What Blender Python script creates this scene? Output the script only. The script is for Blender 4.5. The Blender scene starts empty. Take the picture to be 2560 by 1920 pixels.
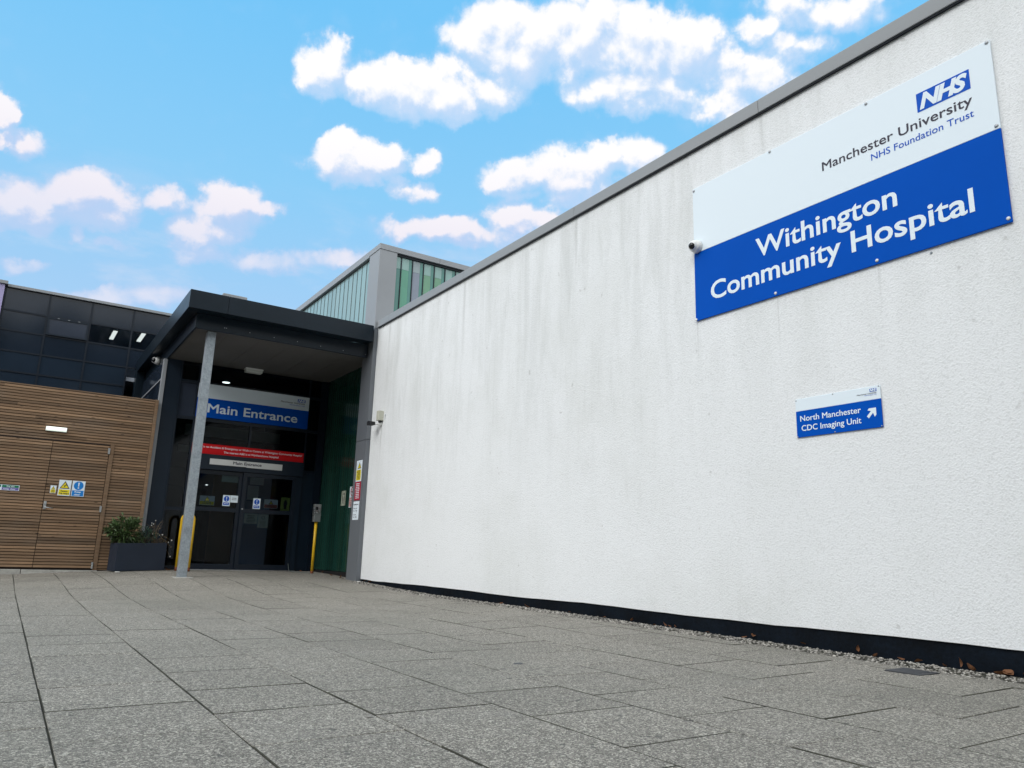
import bpy, bmesh, math, random
import numpy as np
from mathutils import Vector, Matrix
R_ = math.radians
rnd = random.Random(7)
scene = bpy.context.scene
COL = scene.collection

# ------------------------------------------------------------------ camera
cam_d = bpy.data.cameras.new('camera')
cam = bpy.data.objects.new('camera', cam_d); COL.objects.link(cam)
cam_d.sensor_fit = 'HORIZONTAL'; cam_d.sensor_width = 36.0
cam_d.lens = 36.0 * 1884.28 / 2560.0
cam_d.clip_start = 0.05; cam_d.clip_end = 2000
RT = ((0.8329123063735635, -0.14700695834233202, 0.5335222995249655),
      (-0.5525928798681469, -0.1687209378717165, 0.816195046690873),
      (0.029969968476775886, 0.9746395227583501, 0.22176474396728804))   # columns: right, up, forward
cam.matrix_world = Matrix([[r[0], r[1], -r[2], 0.0] for r in RT] + [[0, 0, 0, 1]])
scene.camera = cam

# ------------------------------------------------------------------ exposure, sun
scene.view_settings.view_transform = 'Standard'
scene.view_settings.look = 'None'
scene.view_settings.exposure = 0.55
scene.view_settings.gamma = 1.0
SUN_DIR = Vector((-0.72, -0.30, 0.62)).normalized()      # towards the sun
sl = bpy.data.lights.new('sun', 'SUN'); sl.energy = 1.1; sl.angle = R_(35); sl.color = (1.0, 0.97, 0.93)
so = bpy.data.objects.new('sun', sl); COL.objects.link(so)
so.rotation_euler = SUN_DIR.to_track_quat('Z', 'Y').to_euler(); so.location = (-20, -8, 30)

# ------------------------------------------------------------------ world
W = bpy.data.worlds.new('World'); scene.world = W; W.use_nodes = True
nt = W.node_tree; nt.nodes.clear()
class NB:
    """tiny node-tree helper"""
    def __init__(s, nt): s.nt = nt
    def n(s, t, **k):
        o = s.nt.nodes.new(t)
        for a, v in k.items(): setattr(o, a, v)
        return o
    def l(s, a, b): s.nt.links.new(a, b)
    def put(s, sock, v):
        if isinstance(v, bpy.types.NodeSocket): s.l(v, sock)
        else: sock.default_value = v
    def m(s, op, a, b=None, c=None, clamp=False):
        o = s.n('ShaderNodeMath', operation=op, use_clamp=clamp)
        s.put(o.inputs[0], a)
        if b is not None: s.put(o.inputs[1], b)
        if c is not None: s.put(o.inputs[2], c)
        return o.outputs[0]
    def mix(s, fac, a, b, typ='RGBA', blend='MIX'):
        o = s.n('ShaderNodeMix', data_type=typ)
        if typ == 'RGBA':
            o.blend_type = blend; i = (0, 6, 7); out = 2
        else: i = (0, 2, 3); out = 0
        s.put(o.inputs[i[0]], fac); s.put(o.inputs[i[1]], a); s.put(o.inputs[i[2]], b)
        return o.outputs[out]
    def ss(s, x, lo, hi, a=0.0, b=1.0):
        o = s.n('ShaderNodeMapRange', interpolation_type='SMOOTHSTEP')
        s.put(o.inputs[0], x)
        for k, v in zip((1, 2, 3, 4), (lo, hi, a, b)): s.put(o.inputs[k], v)
        return o.outputs[0]
    def noise(s, vec, scale, detail=4, rough=0.55, dist=0.0):
        o = s.n('ShaderNodeTexNoise')
        if vec is not None: s.l(vec, o.inputs['Vector'])
        o.inputs['Scale'].default_value = scale; o.inputs['Detail'].default_value = detail
        o.inputs['Roughness'].default_value = rough; o.inputs['Distortion'].default_value = dist
        return o.outputs['Fac']
    def mapping(s, vec, loc=(0, 0, 0), rot=(0, 0, 0), sc=(1, 1, 1), typ='POINT'):
        o = s.n('ShaderNodeMapping', vector_type=typ)
        s.l(vec, o.inputs[0])
        o.inputs[1].default_value = loc; o.inputs[2].default_value = rot; o.inputs[3].default_value = sc
        return o.outputs[0]
    def ramp(s, fac, stops):
        o = s.n('ShaderNodeValToRGB'); s.l(fac, o.inputs[0])
        e = o.color_ramp.elements
        while len(e) < len(stops): e.new(0.5)
        for i, (p, c) in enumerate(stops):
            e[i].position = p; e[i].color = tuple(c) + ((1,) if len(c) == 3 else ())
        return o.outputs[0]

# cumulus banks: azimuth, elevation, half width, half height (degrees), tilt, weight
CLOUDS = [(16.7,34.0,2.6,2.2,9,1.00),(19.4,33.2,2.3,1.6,7,0.90),(25.5,33.8,8.5,2.2,3,1.00),(22.7,34.3,3.9,1.3,5,0.90),(32.0,37.2,6.0,3.0,0,1.00),(38.0,37.5,6.7,3.1,-3,1.00),(44.0,37.0,5.7,3.0,-5,1.00),(47.4,36.1,3.6,2.7,-6,1.00),(42.8,34.1,7.2,1.8,-5,0.75),(50.1,34.4,2.7,2.0,-7,0.80),(53.2,34.0,3.3,2.1,-9,0.72),(50.2,32.4,3.4,1.5,-7,0.80),(55.7,35.0,3.1,1.4,-10,0.60),(57.3,37.3,6.3,1.7,-12,0.55),(53.0,36.9,2.5,1.4,-9,0.60),(19.9,28.1,4.1,1.7,6,1.00),(18.5,29.0,1.8,1.3,7,1.00),(22.1,28.5,2.3,1.3,6,0.80),(25.5,28.8,1.5,1.1,4,0.40),(24.5,26.6,2.6,1.0,5,0.38),(32.6,28.1,3.1,1.8,1,0.85),(37.2,28.6,3.6,2.4,-1,0.90),(41.8,29.3,3.6,1.9,-3,0.85),(39.0,26.6,4.5,1.5,-2,0.60),(33.2,26.9,2.3,1.0,1,0.50),(28.8,24.2,7.2,1.3,2,0.62),(34.1,25.0,4.9,1.5,0,0.70),(24.7,24.0,3.4,0.9,4,0.50),(-4.2,26.2,1.0,1.6,18,1.00),(-2.2,24.5,2.0,1.0,16,0.55),(-3.7,24.3,1.0,0.8,17,0.60),(-2.1,21.0,3.0,1.8,15,1.00),(1.0,22.1,3.2,1.9,14,1.00),(2.9,21.8,2.2,1.9,13,0.90),(6.0,23.3,2.3,1.2,12,0.65),(10.8,24.1,2.9,1.8,10,0.95),(8.9,21.8,3.6,1.3,10,0.75),(12.9,23.7,2.0,0.9,9,0.60),(10.4,22.6,3.0,1.7,10,0.60),(9.2,20.3,2.3,0.9,10,0.45),(14.3,20.4,4.5,1.0,7,0.50),(-1.4,16.9,1.6,0.7,13,0.45),(1.4,15.8,1.9,0.8,11,0.50),(3.6,16.2,2.6,1.0,10,0.60),(6.7,17.0,2.9,1.1,9,0.60),(3.7,19.2,1.8,0.5,12,0.30),(20.1,21.3,4.3,0.9,5,0.45),(1.1,19.7,0.8,0.6,13,0.35)]
g = bpy.data.node_groups.new('cloud_density', 'ShaderNodeTree')
g.interface.new_socket('P', in_out='INPUT', socket_type='NodeSocketVector')
g.interface.new_socket('D', in_out='OUTPUT', socket_type='NodeSocketFloat')
b = NB(g); gi = b.n('NodeGroupInput'); go = b.n('NodeGroupOutput'); P0 = gi.outputs[0]
def warp(P, scale, amt, det):                              # billowing outlines: push the banks about with noise
    q = b.n('ShaderNodeTexNoise'); b.l(P, q.inputs['Vector']); q.inputs['Scale'].default_value = scale; q.inputs['Detail'].default_value = det; q.inputs['Roughness'].default_value = .6
    v = b.n('ShaderNodeVectorMath', operation='MULTIPLY_ADD'); b.l(q.outputs['Color'], v.inputs[0]); v.inputs[1].default_value = (amt, amt, 0)
    u = b.n('ShaderNodeVectorMath', operation='SUBTRACT'); b.l(P, u.inputs[0]); u.inputs[1].default_value = (amt / 2, amt / 2, 0); b.l(u.outputs[0], v.inputs[2]); return v.outputs[0]
P = warp(P0, .28, 3.4, 5)
acc = None
for (az, el, sx, sy, an, am) in CLOUDS:
    v = b.mapping(P, (az, el, 0), (0, 0, R_(an)), (sx * 1.42, sy * 1.45, 1), 'TEXTURE')
    gr = b.n('ShaderNodeTexGradient', gradient_type='SPHERICAL'); b.l(v, gr.inputs[0])
    t = b.m('MULTIPLY', b.ss(gr.outputs['Fac'], 0.0, 0.85), .35 + .65 * am)
    acc = t if acc is None else b.m('SMOOTH_MAX', acc, t, 0.2)
pn = b.mapping(P0, (0, 0, 0), (0, 0, 0), (0.85, 1.0, 1))
n1 = b.noise(pn, 0.34, 8, 0.60, 0.2)
vor = b.n('ShaderNodeTexVoronoi', feature='F1', voronoi_dimensions='2D'); b.l(b.mapping(pn, (3, 5, 0)), vor.inputs['Vector'])
vor.inputs['Scale'].default_value = 0.42; vor.inputs['Detail'].default_value = 1.5; vor.inputs['Roughness'].default_value = .5
t = b.m('ADD', acc, b.m('MULTIPLY', b.m('SUBTRACT', n1, 0.48), 1.15))
t = b.m('ADD', t, b.m('MULTIPLY', b.m('SUBTRACT', 0.42, vor.outputs['Distance']), 0.30))
# keep open sky empty where no bank stands
t = b.m('MULTIPLY', t, b.ss(acc, 0.05, 0.30))
b.l(t, go.inputs[0])

w = NB(nt)
tc = w.n('ShaderNodeTexCoord'); sep = w.n('ShaderNodeSeparateXYZ'); w.l(tc.outputs['Generated'], sep.inputs[0])
dx, dy, dz = sep.outputs
az = w.m('MULTIPLY', w.m('ARCTAN2', dx, dy), 180 / math.pi)
el = w.m('MULTIPLY', w.m('ARCSINE', dz), 180 / math.pi)
def comb(x, y, z=0.0):
    o = w.n('ShaderNodeCombineXYZ'); w.put(o.inputs[0], x); w.put(o.inputs[1], y); w.put(o.inputs[2], z); return o.outputs[0]
def dens(v):
    o = w.n('ShaderNodeGroup'); o.node_tree = g; w.l(v, o.inputs[0]); return o.outputs[0]
D0 = dens(comb(az, el)); D1 = dens(comb(w.m('ADD', az, -0.55), w.m('ADD', el, 1.0)))
lit = w.m('ADD', 0.50, w.m('MULTIPLY', w.m('SUBTRACT', D0, D1), 1.7), clamp=True)
mask = w.m('MULTIPLY', w.ss(D0, 0.20, w.m('ADD', w.m('MULTIPLY_ADD', lit, -.42, 1.0), w.ss(el, 19.0, 26.0, .35, 0.0))), w.m('MULTIPLY', w.ss(el, 11.0, 15.0), w.ss(el, 17.0, 25.0, .62, 1.0)))
lit = w.ss(lit, .10, .92)
warm = w.ss(el, 22.0, 31.0)                                # lower banks are pinker and dimmer
c_hi = w.mix(warm, (6.1, 5.85, 6.4, 1), (6.95, 6.9, 7.0, 1))
c_lo = w.mix(warm, (3.6, 4.45, 6.2, 1), (4.0, 5.05, 6.6, 1))
cloud_c = w.mix(lit, c_lo, c_hi)
sky = w.n('ShaderNodeTexSky', sky_type='NISHITA'); sky.sun_disc = False
sky.sun_elevation = math.asin(SUN_DIR.z); sky.sun_rotation = math.atan2(SUN_DIR.x, SUN_DIR.y)
sky.ozone_density = 2.0; sky.air_density = 1.0; sky.dust_density = 0.6
air = w.n('ShaderNodeMapRange'); w.l(el, air.inputs[0]); air.inputs[1].default_value = 8.0; air.inputs[2].default_value = 38.0
clear = w.ramp(air.outputs[0], [(0.0, (.36, .52, .70)), (.30, (.285, .490, .715)), (.60, (.205, .490, .745)), (1.0, (.138, .455, .760))])
clear = w.mix(1.0, clear, (9.2, 9.2, 9.2, 1), blend='MULTIPLY')
blue = w.mix(.12, clear, sky.outputs[0])                  # a summer blue, paler towards the horizon
wisp = w.noise(comb(w.m('MULTIPLY', az, .35), el), .33, 5, .6, .3)
wisp = w.m('MULTIPLY', w.m('MULTIPLY', w.ss(wisp, .44, .74), .42), w.m('MULTIPLY', w.ss(el, 12., 16.), w.ss(el, 20., 27., 1., 0.)))
blue = w.mix(wisp, blue, (5.3, 5.35, 6.2, 1))
veil = w.m('MULTIPLY', w.m('MULTIPLY', w.ss(D0, 0.04, 0.5), .5), w.ss(el, 11.0, 15.0))
blue_cl = w.mix(mask, w.mix(veil, blue, c_lo), cloud_c)
# towards the left and behind the viewer the sky is closed by a bright even cloud sheet
hd = w.m('ADD', w.m('MULTIPLY', dx, math.sin(R_(35))), w.m('MULTIPLY', dy, math.cos(R_(35))))
oc = w.ss(hd, 0.22, 0.55, 1.0, 0.0)
on = w.noise(tc.outputs['Generated'], 2.2, 3, .55)
sheet = w.mix(on, (8.9, 9.5, 9.9, 1), (12.3, 12.8, 13.0, 1))
bg1 = w.n('ShaderNodeBackground'); w.l(blue_cl, bg1.inputs[0]); bg1.inputs[1].default_value = 0.1
bg2 = w.n('ShaderNodeBackground'); w.l(sheet, bg2.inputs[0]); bg2.inputs[1].default_value = 0.1
ms = w.n('ShaderNodeMixShader'); w.l(oc, ms.inputs[0]); w.l(bg1.outputs[0], ms.inputs[1]); w.l(bg2.outputs[0], ms.inputs[2])
wo = w.n('ShaderNodeOutputWorld'); w.l(ms.outputs[0], wo.inputs[0])

# ------------------------------------------------------------------ materials
def mat(name, base, rough=0.6, metal=0.0, spec=0.5, var=0.0, vscale=3.0, grain=0.0, gscale=60.0, bump=0.0, bscale=80.0, bdist=0.01,
        attr=None, stretch=(1, 1, 1), rvar=0.0, ior=1.5, coat=0.0):
    m = bpy.data.materials.new(name); m.use_nodes = True
    t = NB(m.node_tree); bs = m.node_tree.nodes['Principled BSDF']
    geo = t.n('ShaderNodeNewGeometry'); pos = geo.outputs['Position']
    vec = t.mapping(pos, sc=stretch) if stretch != (1, 1, 1) else pos
    c = tuple(base) + (1,)
    col = None
    if var or grain or attr:
        col = t.n('ShaderNodeRGB'); col.outputs[0].default_value = c; col = col.outputs[0]
        def mul(col, fac):
            v = t.n('ShaderNodeCombineColor')
            for i in range(3): t.l(fac, v.inputs[i])
            return t.mix(1.0, col, v.outputs[0], blend='MULTIPLY')
        if var: col = mul(col, t.ss(t.noise(vec, vscale, 5, .6), 0.25, 0.75, 1 - var, 1 + var))
        if grain: col = mul(col, t.ss(t.noise(vec, gscale, 3, .7), 0.25, 0.75, 1 - grain, 1 + grain))
        if attr:
            a = t.n('ShaderNodeAttribute', attribute_name=attr); col = t.mix(1.0, col, a.outputs['Color'], blend='MULTIPLY')
        t.l(col, bs.inputs['Base Color'])
    else: bs.inputs['Base Color'].default_value = c
    bs.inputs['Roughness'].default_value = rough; bs.inputs['Metallic'].default_value = metal
    bs.inputs['Specular IOR Level'].default_value = spec; bs.inputs['IOR'].default_value = ior
    bs.inputs['Coat Weight'].default_value = coat
    if rvar: t.l(t.ss(t.noise(vec, vscale * 2, 4, .6), .3, .7, max(0, rough - rvar), rough + rvar), bs.inputs['Roughness'])
    if bump:
        bp = t.n('ShaderNodeBump'); bp.inputs['Strength'].default_value = bump; bp.inputs['Distance'].default_value = bdist
        t.l(t.noise(vec, bscale, 3, .6), bp.inputs['Height']); t.l(bp.outputs[0], bs.inputs['Normal'])
    return m
def emit(name, c, s):
    m = bpy.data.materials.new(name); m.use_nodes = True; bs = m.node_tree.nodes['Principled BSDF']
    bs.inputs['Base Color'].default_value = (.8, .8, .8, 1)
    bs.inputs['Emission Color'].default_value = tuple(c) + (1,); bs.inputs['Emission Strength'].default_value = s
    return m
def glass(name, tint, ior=1.5, rough=0.015, boost=1.0):
    m = bpy.data.materials.new(name); m.use_nodes = True; t = NB(m.node_tree); m.node_tree.nodes.clear()
    o = t.n('ShaderNodeOutputMaterial'); mx = t.n('ShaderNodeMixShader'); tr = t.n('ShaderNodeBsdfTransparent'); gl = t.n('ShaderNodeBsdfGlossy')
    tr.inputs[0].default_value = tuple(tint) + (1,); gl.inputs['Roughness'].default_value = rough
    fr = t.n('ShaderNodeFresnel'); fr.inputs[0].default_value = ior
    t.l(t.m('MULTIPLY', fr.outputs[0], boost, clamp=True), mx.inputs[0]); t.l(tr.outputs[0], mx.inputs[1]); t.l(gl.outputs[0], mx.inputs[2])
    t.l(mx.outputs[0], o.inputs[0]); return m

M = {}
M['grey_metal'] = mat('grey_metal', (.27, .285, .305), .42, var=.05, vscale=1.5, rvar=.06)
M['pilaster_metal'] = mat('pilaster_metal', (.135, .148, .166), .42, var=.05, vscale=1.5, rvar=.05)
M['coping_metal'] = mat('coping_metal', (.25, .265, .28), .38, var=.06, vscale=1.2, rvar=.06, stretch=(1, .3, 4))
M['dark_metal'] = mat('dark_metal', (.004, .010, .017), .34, spec=.26, var=.12, vscale=1.6, rvar=.02)
M['navy_metal'] = mat('navy_metal', (.004, .011, .022), .40, spec=.3, var=.1, vscale=2, rvar=.05)
M['frame_metal'] = mat('frame_metal', (.004, .009, .018), .35, spec=.3)
M['joint_grey'] = mat('joint_grey', (.06, .075, .08), .5)
M['black'] = mat('black', (.012, .012, .014), .5)
M['galv'] = mat('galv', (.26, .295, .325), .50, metal=.25, var=.14, vscale=9, grain=.22, gscale=48, rvar=.1)
M['yellow'] = mat('yellow_paint', (.72, .44, .012), .42, var=.08, vscale=6)
M['rust'] = mat('rust', (.16, .05, .018), .9, var=.3, vscale=25, bump=.3, bscale=90)
M['white_sign'] = mat('white_sign', (.74, .83, .90), .45, spec=.25)
M['blue_sign'] = mat('blue_sign', (.0002, .078, .46), .5, spec=.05, var=.03, vscale=1.5)
M['nhs_blue'] = mat('nhs_blue', (.003, .085, .50), .5, spec=.15)
M['ink'] = mat('dark_ink', (.018, .014, .035), .5)
M['red_sign'] = mat('red_sign', (.52, .006, .010), .5, spec=.15)
M['crimson_sign'] = mat('crimson_sign', (.42, .015, .045), .4)
M['salmon_sign'] = mat('salmon_sign', (.55, .11, .07), .5)
M['yellow_sign'] = mat('yellow_sign', (.80, .66, .02), .4)
M['light_blue_sign'] = mat('light_blue_sign', (.0, .20, .62), .4)
M['green_sign'] = mat('green_sign', (.0, .17, .08), .4)
M['purple_sign'] = mat('purple_sign', (.14, .10, .38), .4)
M['silver_sign'] = mat('silver_sign', (.58, .59, .58), .38, var=.04)
M['paper'] = mat('paper', (.72, .73, .70), .7, var=.04, vscale=12)
M['old_paper'] = mat('old_paper', (.50, .52, .42), .7, var=.08, vscale=12)
M['lime_paper'] = mat('lime_paper', (.42, .46, .10), .7, var=.08, vscale=12)
M['steel'] = mat('steel', (.50, .52, .53), .33, metal=.85, rvar=.08)
M['screw'] = mat('screw_metal', (.36, .38, .40), .4, metal=.5)
M['white_plastic'] = mat('white_plastic', (.74, .75, .74), .35)
M['cream_plastic'] = mat('cream_plastic', (.50, .50, .42), .5, var=.06, vscale=20)
M['dome'] = mat('smoked_dome', (.006, .006, .008), .08)
M['lens'] = mat('lamp_diffuser', (.62, .66, .62), .3)
M['lit_lens'] = emit('lit_lens', (.86, 1.0, .88), .6)
M['ceiling_glow'] = emit('ceiling_glow', (1.0, .93, .80), 1.6)
M['spot_glow'] = emit('spot_glow', (1.0, .96, .86), 5.0)
M['glass'] = glass('door_glass', (.50, .56, .60), boost=.22)
M['mirror_glass'] = glass('side_glass', (.50, .56, .60), boost=.5)
M['win_glass'] = glass('window_glass', (.55, .60, .64), boost=.12)
M['spandrel'] = mat('spandrel_glass', (.012, .019, .032), .10, var=.10, vscale=.9, spec=.35)
M['spandrel_low'] = mat('spandrel_glass_low', (.016, .026, .042), .10, var=.10, vscale=.9, spec=.35)
M['sky_tint_glass'] = mat('sky_tint_glass', (.028, .036, .056), .12, var=.15, vscale=1.2, spec=.5)  # top lobby side pane: mirrored sky painted into the base colour
M['lavender'] = mat('lavender_panel', (.34, .30, .50), .45, var=.04)
M['soffit'] = mat('soffit_board', (.105, .104, .100), .65, var=.08, vscale=1.2)
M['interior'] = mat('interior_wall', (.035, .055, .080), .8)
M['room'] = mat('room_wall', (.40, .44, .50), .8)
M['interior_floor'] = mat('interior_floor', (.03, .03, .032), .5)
M['brown_wood'] = mat('brown_panel', (.20, .10, .04), .5, var=.15, vscale=3)
M['blue_board'] = mat('blue_board', (.05, .13, .24), .7)
M['kerb'] = mat('concrete_sill', (.36, .355, .33), .85, var=.22, vscale=5, grain=.12, gscale=60, bump=.3, bscale=60)
M['planter'] = mat('planter_paint', (.016, .024, .041), .55, spec=.3, var=.09, vscale=4, rvar=.06)
M['soil'] = mat('soil', (.035, .025, .018), .95, var=.3, vscale=30, bump=.5, bscale=40)
M['roof_felt'] = mat('roof_felt', (.10, .10, .10), .9, var=.1)
M['plinth'] = mat('black_plinth', (.003, .006, .011), .6, spec=.12, var=.45, vscale=3.2, grain=.3, gscale=30, bump=.25, bscale=45, rvar=.12)
M['leaf_dead'] = mat('dead_leaf', (.15, .062, .024), .8, attr='tone')
M['stone'] = mat('gravel_stone', (.30, .285, .26), .85, attr='tone', grain=.15, gscale=150)
M['drain'] = mat('drain_metal', (.055, .058, .066), .55, metal=.4, var=.15, vscale=15)
M['bark'] = mat('bark', (.09, .07, .05), .9, var=.2, vscale=8)
M['foliage'] = mat('foliage', (.045, .085, .028), .6, attr='tone')
M['shrub'] = mat('shrub_leaf', (.068, .115, .040), .5, attr='tone')
M['shrub_blue'] = mat('shrub_leaf_dark', (.032, .075, .050), .5, attr='tone')
M['dry'] = mat('dry_stem', (.15, .11, .065), .85, attr='tone')
M['cable'] = mat('cable', (.10, .12, .12), .5)

# roughcast render: white paint, fine splatter, rain streaks under the coping
def m_render():
    m = bpy.data.materials.new('white_roughcast'); m.use_nodes = True; t = NB(m.node_tree); bs = m.node_tree.nodes['Principled BSDF']
    pos = t.n('ShaderNodeNewGeometry').outputs['Position']
    sp = t.n('ShaderNodeSeparateXYZ'); t.l(pos, sp.inputs[0]); z = sp.outputs[2]; y = sp.outputs[1]
    st = t.noise(t.mapping(pos, sc=(1, 3.6, .55)), 1.0, 7, .70, .5)            # streaks
    st2 = t.noise(t.mapping(pos, sc=(1, 15, 1.3)), 1.0, 5, .68, .4)
    bl = t.noise(pos, 0.55, 5, .6)
    gr = t.noise(pos, 80.0, 2, .62); gr2 = t.noise(pos, 28.0, 3, .6)
    top = t.ss(z, -0.2, 3.6)                                                      # soiling gathers below the parapet
    far = t.ss(y, 1.0, 7.5, .45, 1.0)
    s = t.m('MULTIPLY', t.ss(st, .40, .72), t.m('MULTIPLY', top, far))
    s = t.m('ADD', s, t.m('MULTIPLY', t.m('MULTIPLY', t.ss(st2, .48, .78), t.ss(bl, .40, .70)), .55))
    s = t.m('MULTIPLY', s, .44, clamp=True)
    c = t.mix(s, (.80, .82, .84, 1), (.50, .52, .51, 1))
    c = t.mix(t.m('MULTIPLY', t.ss(bl, .42, .72), .34), c, (.62, .64, .62, 1))
    c = t.mix(t.ss(gr, .50, .70, 0, .30), c, (.44, .455, .455, 1))
    # run-off marks: below the camera bracket and from the joints of the coping
    for (yj, zt_, ln, wd, am) in ((12.47, 2.22, .75, .035, .55), (12.385, 4.15, .9, .05, .30), (9.64, 4.15, 1.5, .06, .34), (6.88, 4.15, 1.1, .045, .32), (4.08, 4.15, .8, .03, .26), (1.30, 4.15, 1.0, .04, .3), (4.93, 2.28, .55, .015, .22), (4.0, 2.28, .7, .014, .25), (3.06, 2.28, .5, .014, .22)):
        wob = t.m('MULTIPLY', t.m('SUBTRACT', st2, .5), .05)
        a_ = t.ss(t.m('ABSOLUTE', t.m('ADD', t.m('SUBTRACT', y, yj), wob)), 0.0, wd, 1.0, 0.0)
        k_ = t.m('MULTIPLY', t.ss(z, zt_ - ln, zt_, 0.0, 1.0), t.m('LESS_THAN', z, zt_))
        c = t.mix(t.m('MULTIPLY', t.m('MULTIPLY', a_, k_), am), c, (.33, .34, .325, 1))
    sx = t.noise(pos, 9.0, 2, .5)
    c = t.mix(t.ss(sx, .73, .78, 0, .35), c, (.35, .35, .34, 1))
    t.l(c, bs.inputs['Base Color']); bs.inputs['Roughness'].default_value = .85; bs.inputs['Specular IOR Level'].default_value = .25
    bp = t.n('ShaderNodeBump'); bp.inputs['Strength'].default_value = .62; bp.inputs['Distance'].default_value = .008
    t.l(t.m('ADD', gr, t.m('MULTIPLY', gr2, .22)), bp.inputs['Height']); t.l(bp.outputs[0], bs.inputs['Normal'])
    return m
M['render'] = m_render()

def m_timber():
    m = bpy.data.materials.new('weathered_timber'); m.use_nodes = True; t = NB(m.node_tree); bs = m.node_tree.nodes['Principled BSDF']
    pos = t.n('ShaderNodeNewGeometry').outputs['Position']
    at = t.n('ShaderNodeAttribute', attribute_name='tone').outputs['Color']
    gr = t.noise(t.mapping(pos, sc=(2.2, 2.2, 70)), 1.0, 5, .6, .3)
    lg = t.noise(t.mapping(pos, sc=(.9, 1, 3.0)), 1.0, 4, .6)
    c = t.ramp(gr, [(.25, (.142, .082, .045)), (.55, (.228, .142, .081)), (.8, (.305, .200, .121))])
    c = t.mix(t.ss(lg, .45, .72, 0, .35), c, (.215, .172, .132, 1))            # silvered patches
    vo = t.n('ShaderNodeTexVoronoi'); t.l(t.mapping(pos, sc=(3.6, 1, 19.4)), vo.inputs['Vector']); vo.inputs['Scale'].default_value = 1.0
    vo.inputs['Randomness'].default_value = 1.0
    kn = t.ss(vo.outputs['Distance'], .07, .16, 1.0, 0.0)
    sel = t.n('ShaderNodeSeparateColor'); t.l(vo.outputs['Color'], sel.inputs[0])
    kn = t.m('MULTIPLY', kn, t.ss(sel.outputs[0], .62, .66))
    c = t.mix(t.m('MULTIPLY', kn, .9), c, (.018, .010, .007, 1))
    c = t.mix(1.0, c, at, blend='MULTIPLY')
    t.l(c, bs.inputs['Base Color']); bs.inputs['Roughness'].default_value = .78
    bp = t.n('ShaderNodeBump'); bp.inputs['Strength'].default_value = .25; bp.inputs['Distance'].default_value = .004
    t.l(gr, bp.inputs['Height']); t.l(bp.outputs[0], bs.inputs['Normal'])
    return m
M['timber'] = m_timber()
M['timber_dark'] = mat('timber_backing', (.018, .011, .008), .9)

def m_slab():
    m = bpy.data.materials.new('exposed_aggregate_slab'); m.use_nodes = True; t = NB(m.node_tree); bs = m.node_tree.nodes['Principled BSDF']
    pos = t.n('ShaderNodeNewGeometry').outputs['Position']
    at = t.n('ShaderNodeAttribute', attribute_name='tone').outputs['Color']
    vo = t.n('ShaderNodeTexVoronoi'); t.l(pos, vo.inputs['Vector']); vo.inputs['Scale'].default_value = 128.0
    sc = t.n('ShaderNodeSeparateColor'); t.l(vo.outputs['Color'], sc.inputs[0])
    vo2 = t.n('ShaderNodeTexVoronoi'); t.l(pos, vo2.inputs['Vector']); vo2.inputs['Scale'].default_value = 270.0
    sc2 = t.n('ShaderNodeSeparateColor'); t.l(vo2.outputs['Color'], sc2.inputs[0])
    c = t.ramp(sc.outputs[0], [(.0, (.060, .057, .053)), (.40, (.160, .153, .141)), (.72, (.265, .252, .230)), (.92, (.66, .64, .58))])
    c2 = t.ramp(sc2.outputs[1], [(.0, (.055, .053, .050)), (.45, (.165, .158, .146)), (.82, (.31, .295, .265)), (1.0, (.80, .78, .70))])
    c = t.mix(.5, c, c2); c = t.mix(1.0, c, (.93, .91, .875, 1), blend='MULTIPLY')
    big = t.noise(pos, .55, 5, .62); mid = t.noise(pos, 2.6, 4, .6)
    c = t.mix(t.ss(big, .40, .72, 0, .30), c, (.130, .132, .112, 1))          # damp, slightly green staining
    c = t.mix(t.ss(mid, .52, .75, 0, .22), c, (.22, .215, .20, 1))
    spot = t.noise(pos, 14.0, 1, .5)
    c = t.mix(t.ss(spot, .735, .77, 0, .7), c, (.055, .055, .055, 1))
    c = t.mix(1.0, c, at, blend='MULTIPLY')
    t.l(c, bs.inputs['Base Color']); bs.inputs['Roughness'].default_value = .8; bs.inputs['Specular IOR Level'].default_value = .3
    bp = t.n('ShaderNodeBump'); bp.inputs['Strength'].default_value = .55; bp.inputs['Distance'].default_value = .004
    t.l(t.m('ADD', vo.outputs['Distance'], vo2.outputs['Distance']), bp.inputs['Height']); t.l(bp.outputs[0], bs.inputs['Normal'])
    return m
M['slab'] = m_slab()
M['joint'] = mat('joint_sand', (.046, .045, .033), .95, var=.5, vscale=4, grain=.35, gscale=70)
M['ground'] = mat('ground_asphalt', (.055, .055, .055), .9, var=.15, vscale=.6, grain=.2, gscale=80)

# tall cast glass planks of the stair tower: one glass, light and shade painted into two tints
def m_channel(name, tint, tint2, ior):
    m = bpy.data.materials.new(name); m.use_nodes = True; t = NB(m.node_tree); bs = m.node_tree.nodes['Principled BSDF']
    at = t.n('ShaderNodeAttribute', attribute_name='tone').outputs['Color']
    pos = t.n('ShaderNodeNewGeometry').outputs['Position']
    c = t.mix(1.0, tint + (1,), at, blend='MULTIPLY')
    n = t.noise(t.mapping(pos, sc=(1, 9, .5)), 1.0, 3, .5)
    c = t.mix(t.ss(n, .4, .7, 0, .35), c, tint2 + (1,))
    t.l(c, bs.inputs['Base Color']); bs.inputs['Roughness'].default_value = .16; bs.inputs['IOR'].default_value = ior
    return m
M['channel'] = m_channel('channel_glass_lit', (.26, .40, .40), (.30, .40, .38), 1.6)  # upper run: light on and behind the glass painted into the pale tint
M['channel_shaded'] = m_channel('channel_glass_shaded', (.009, .040, .031), (.020, .036, .016), 1.35)  # lower run: same glass, canopy shade painted into the dark tint
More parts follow.
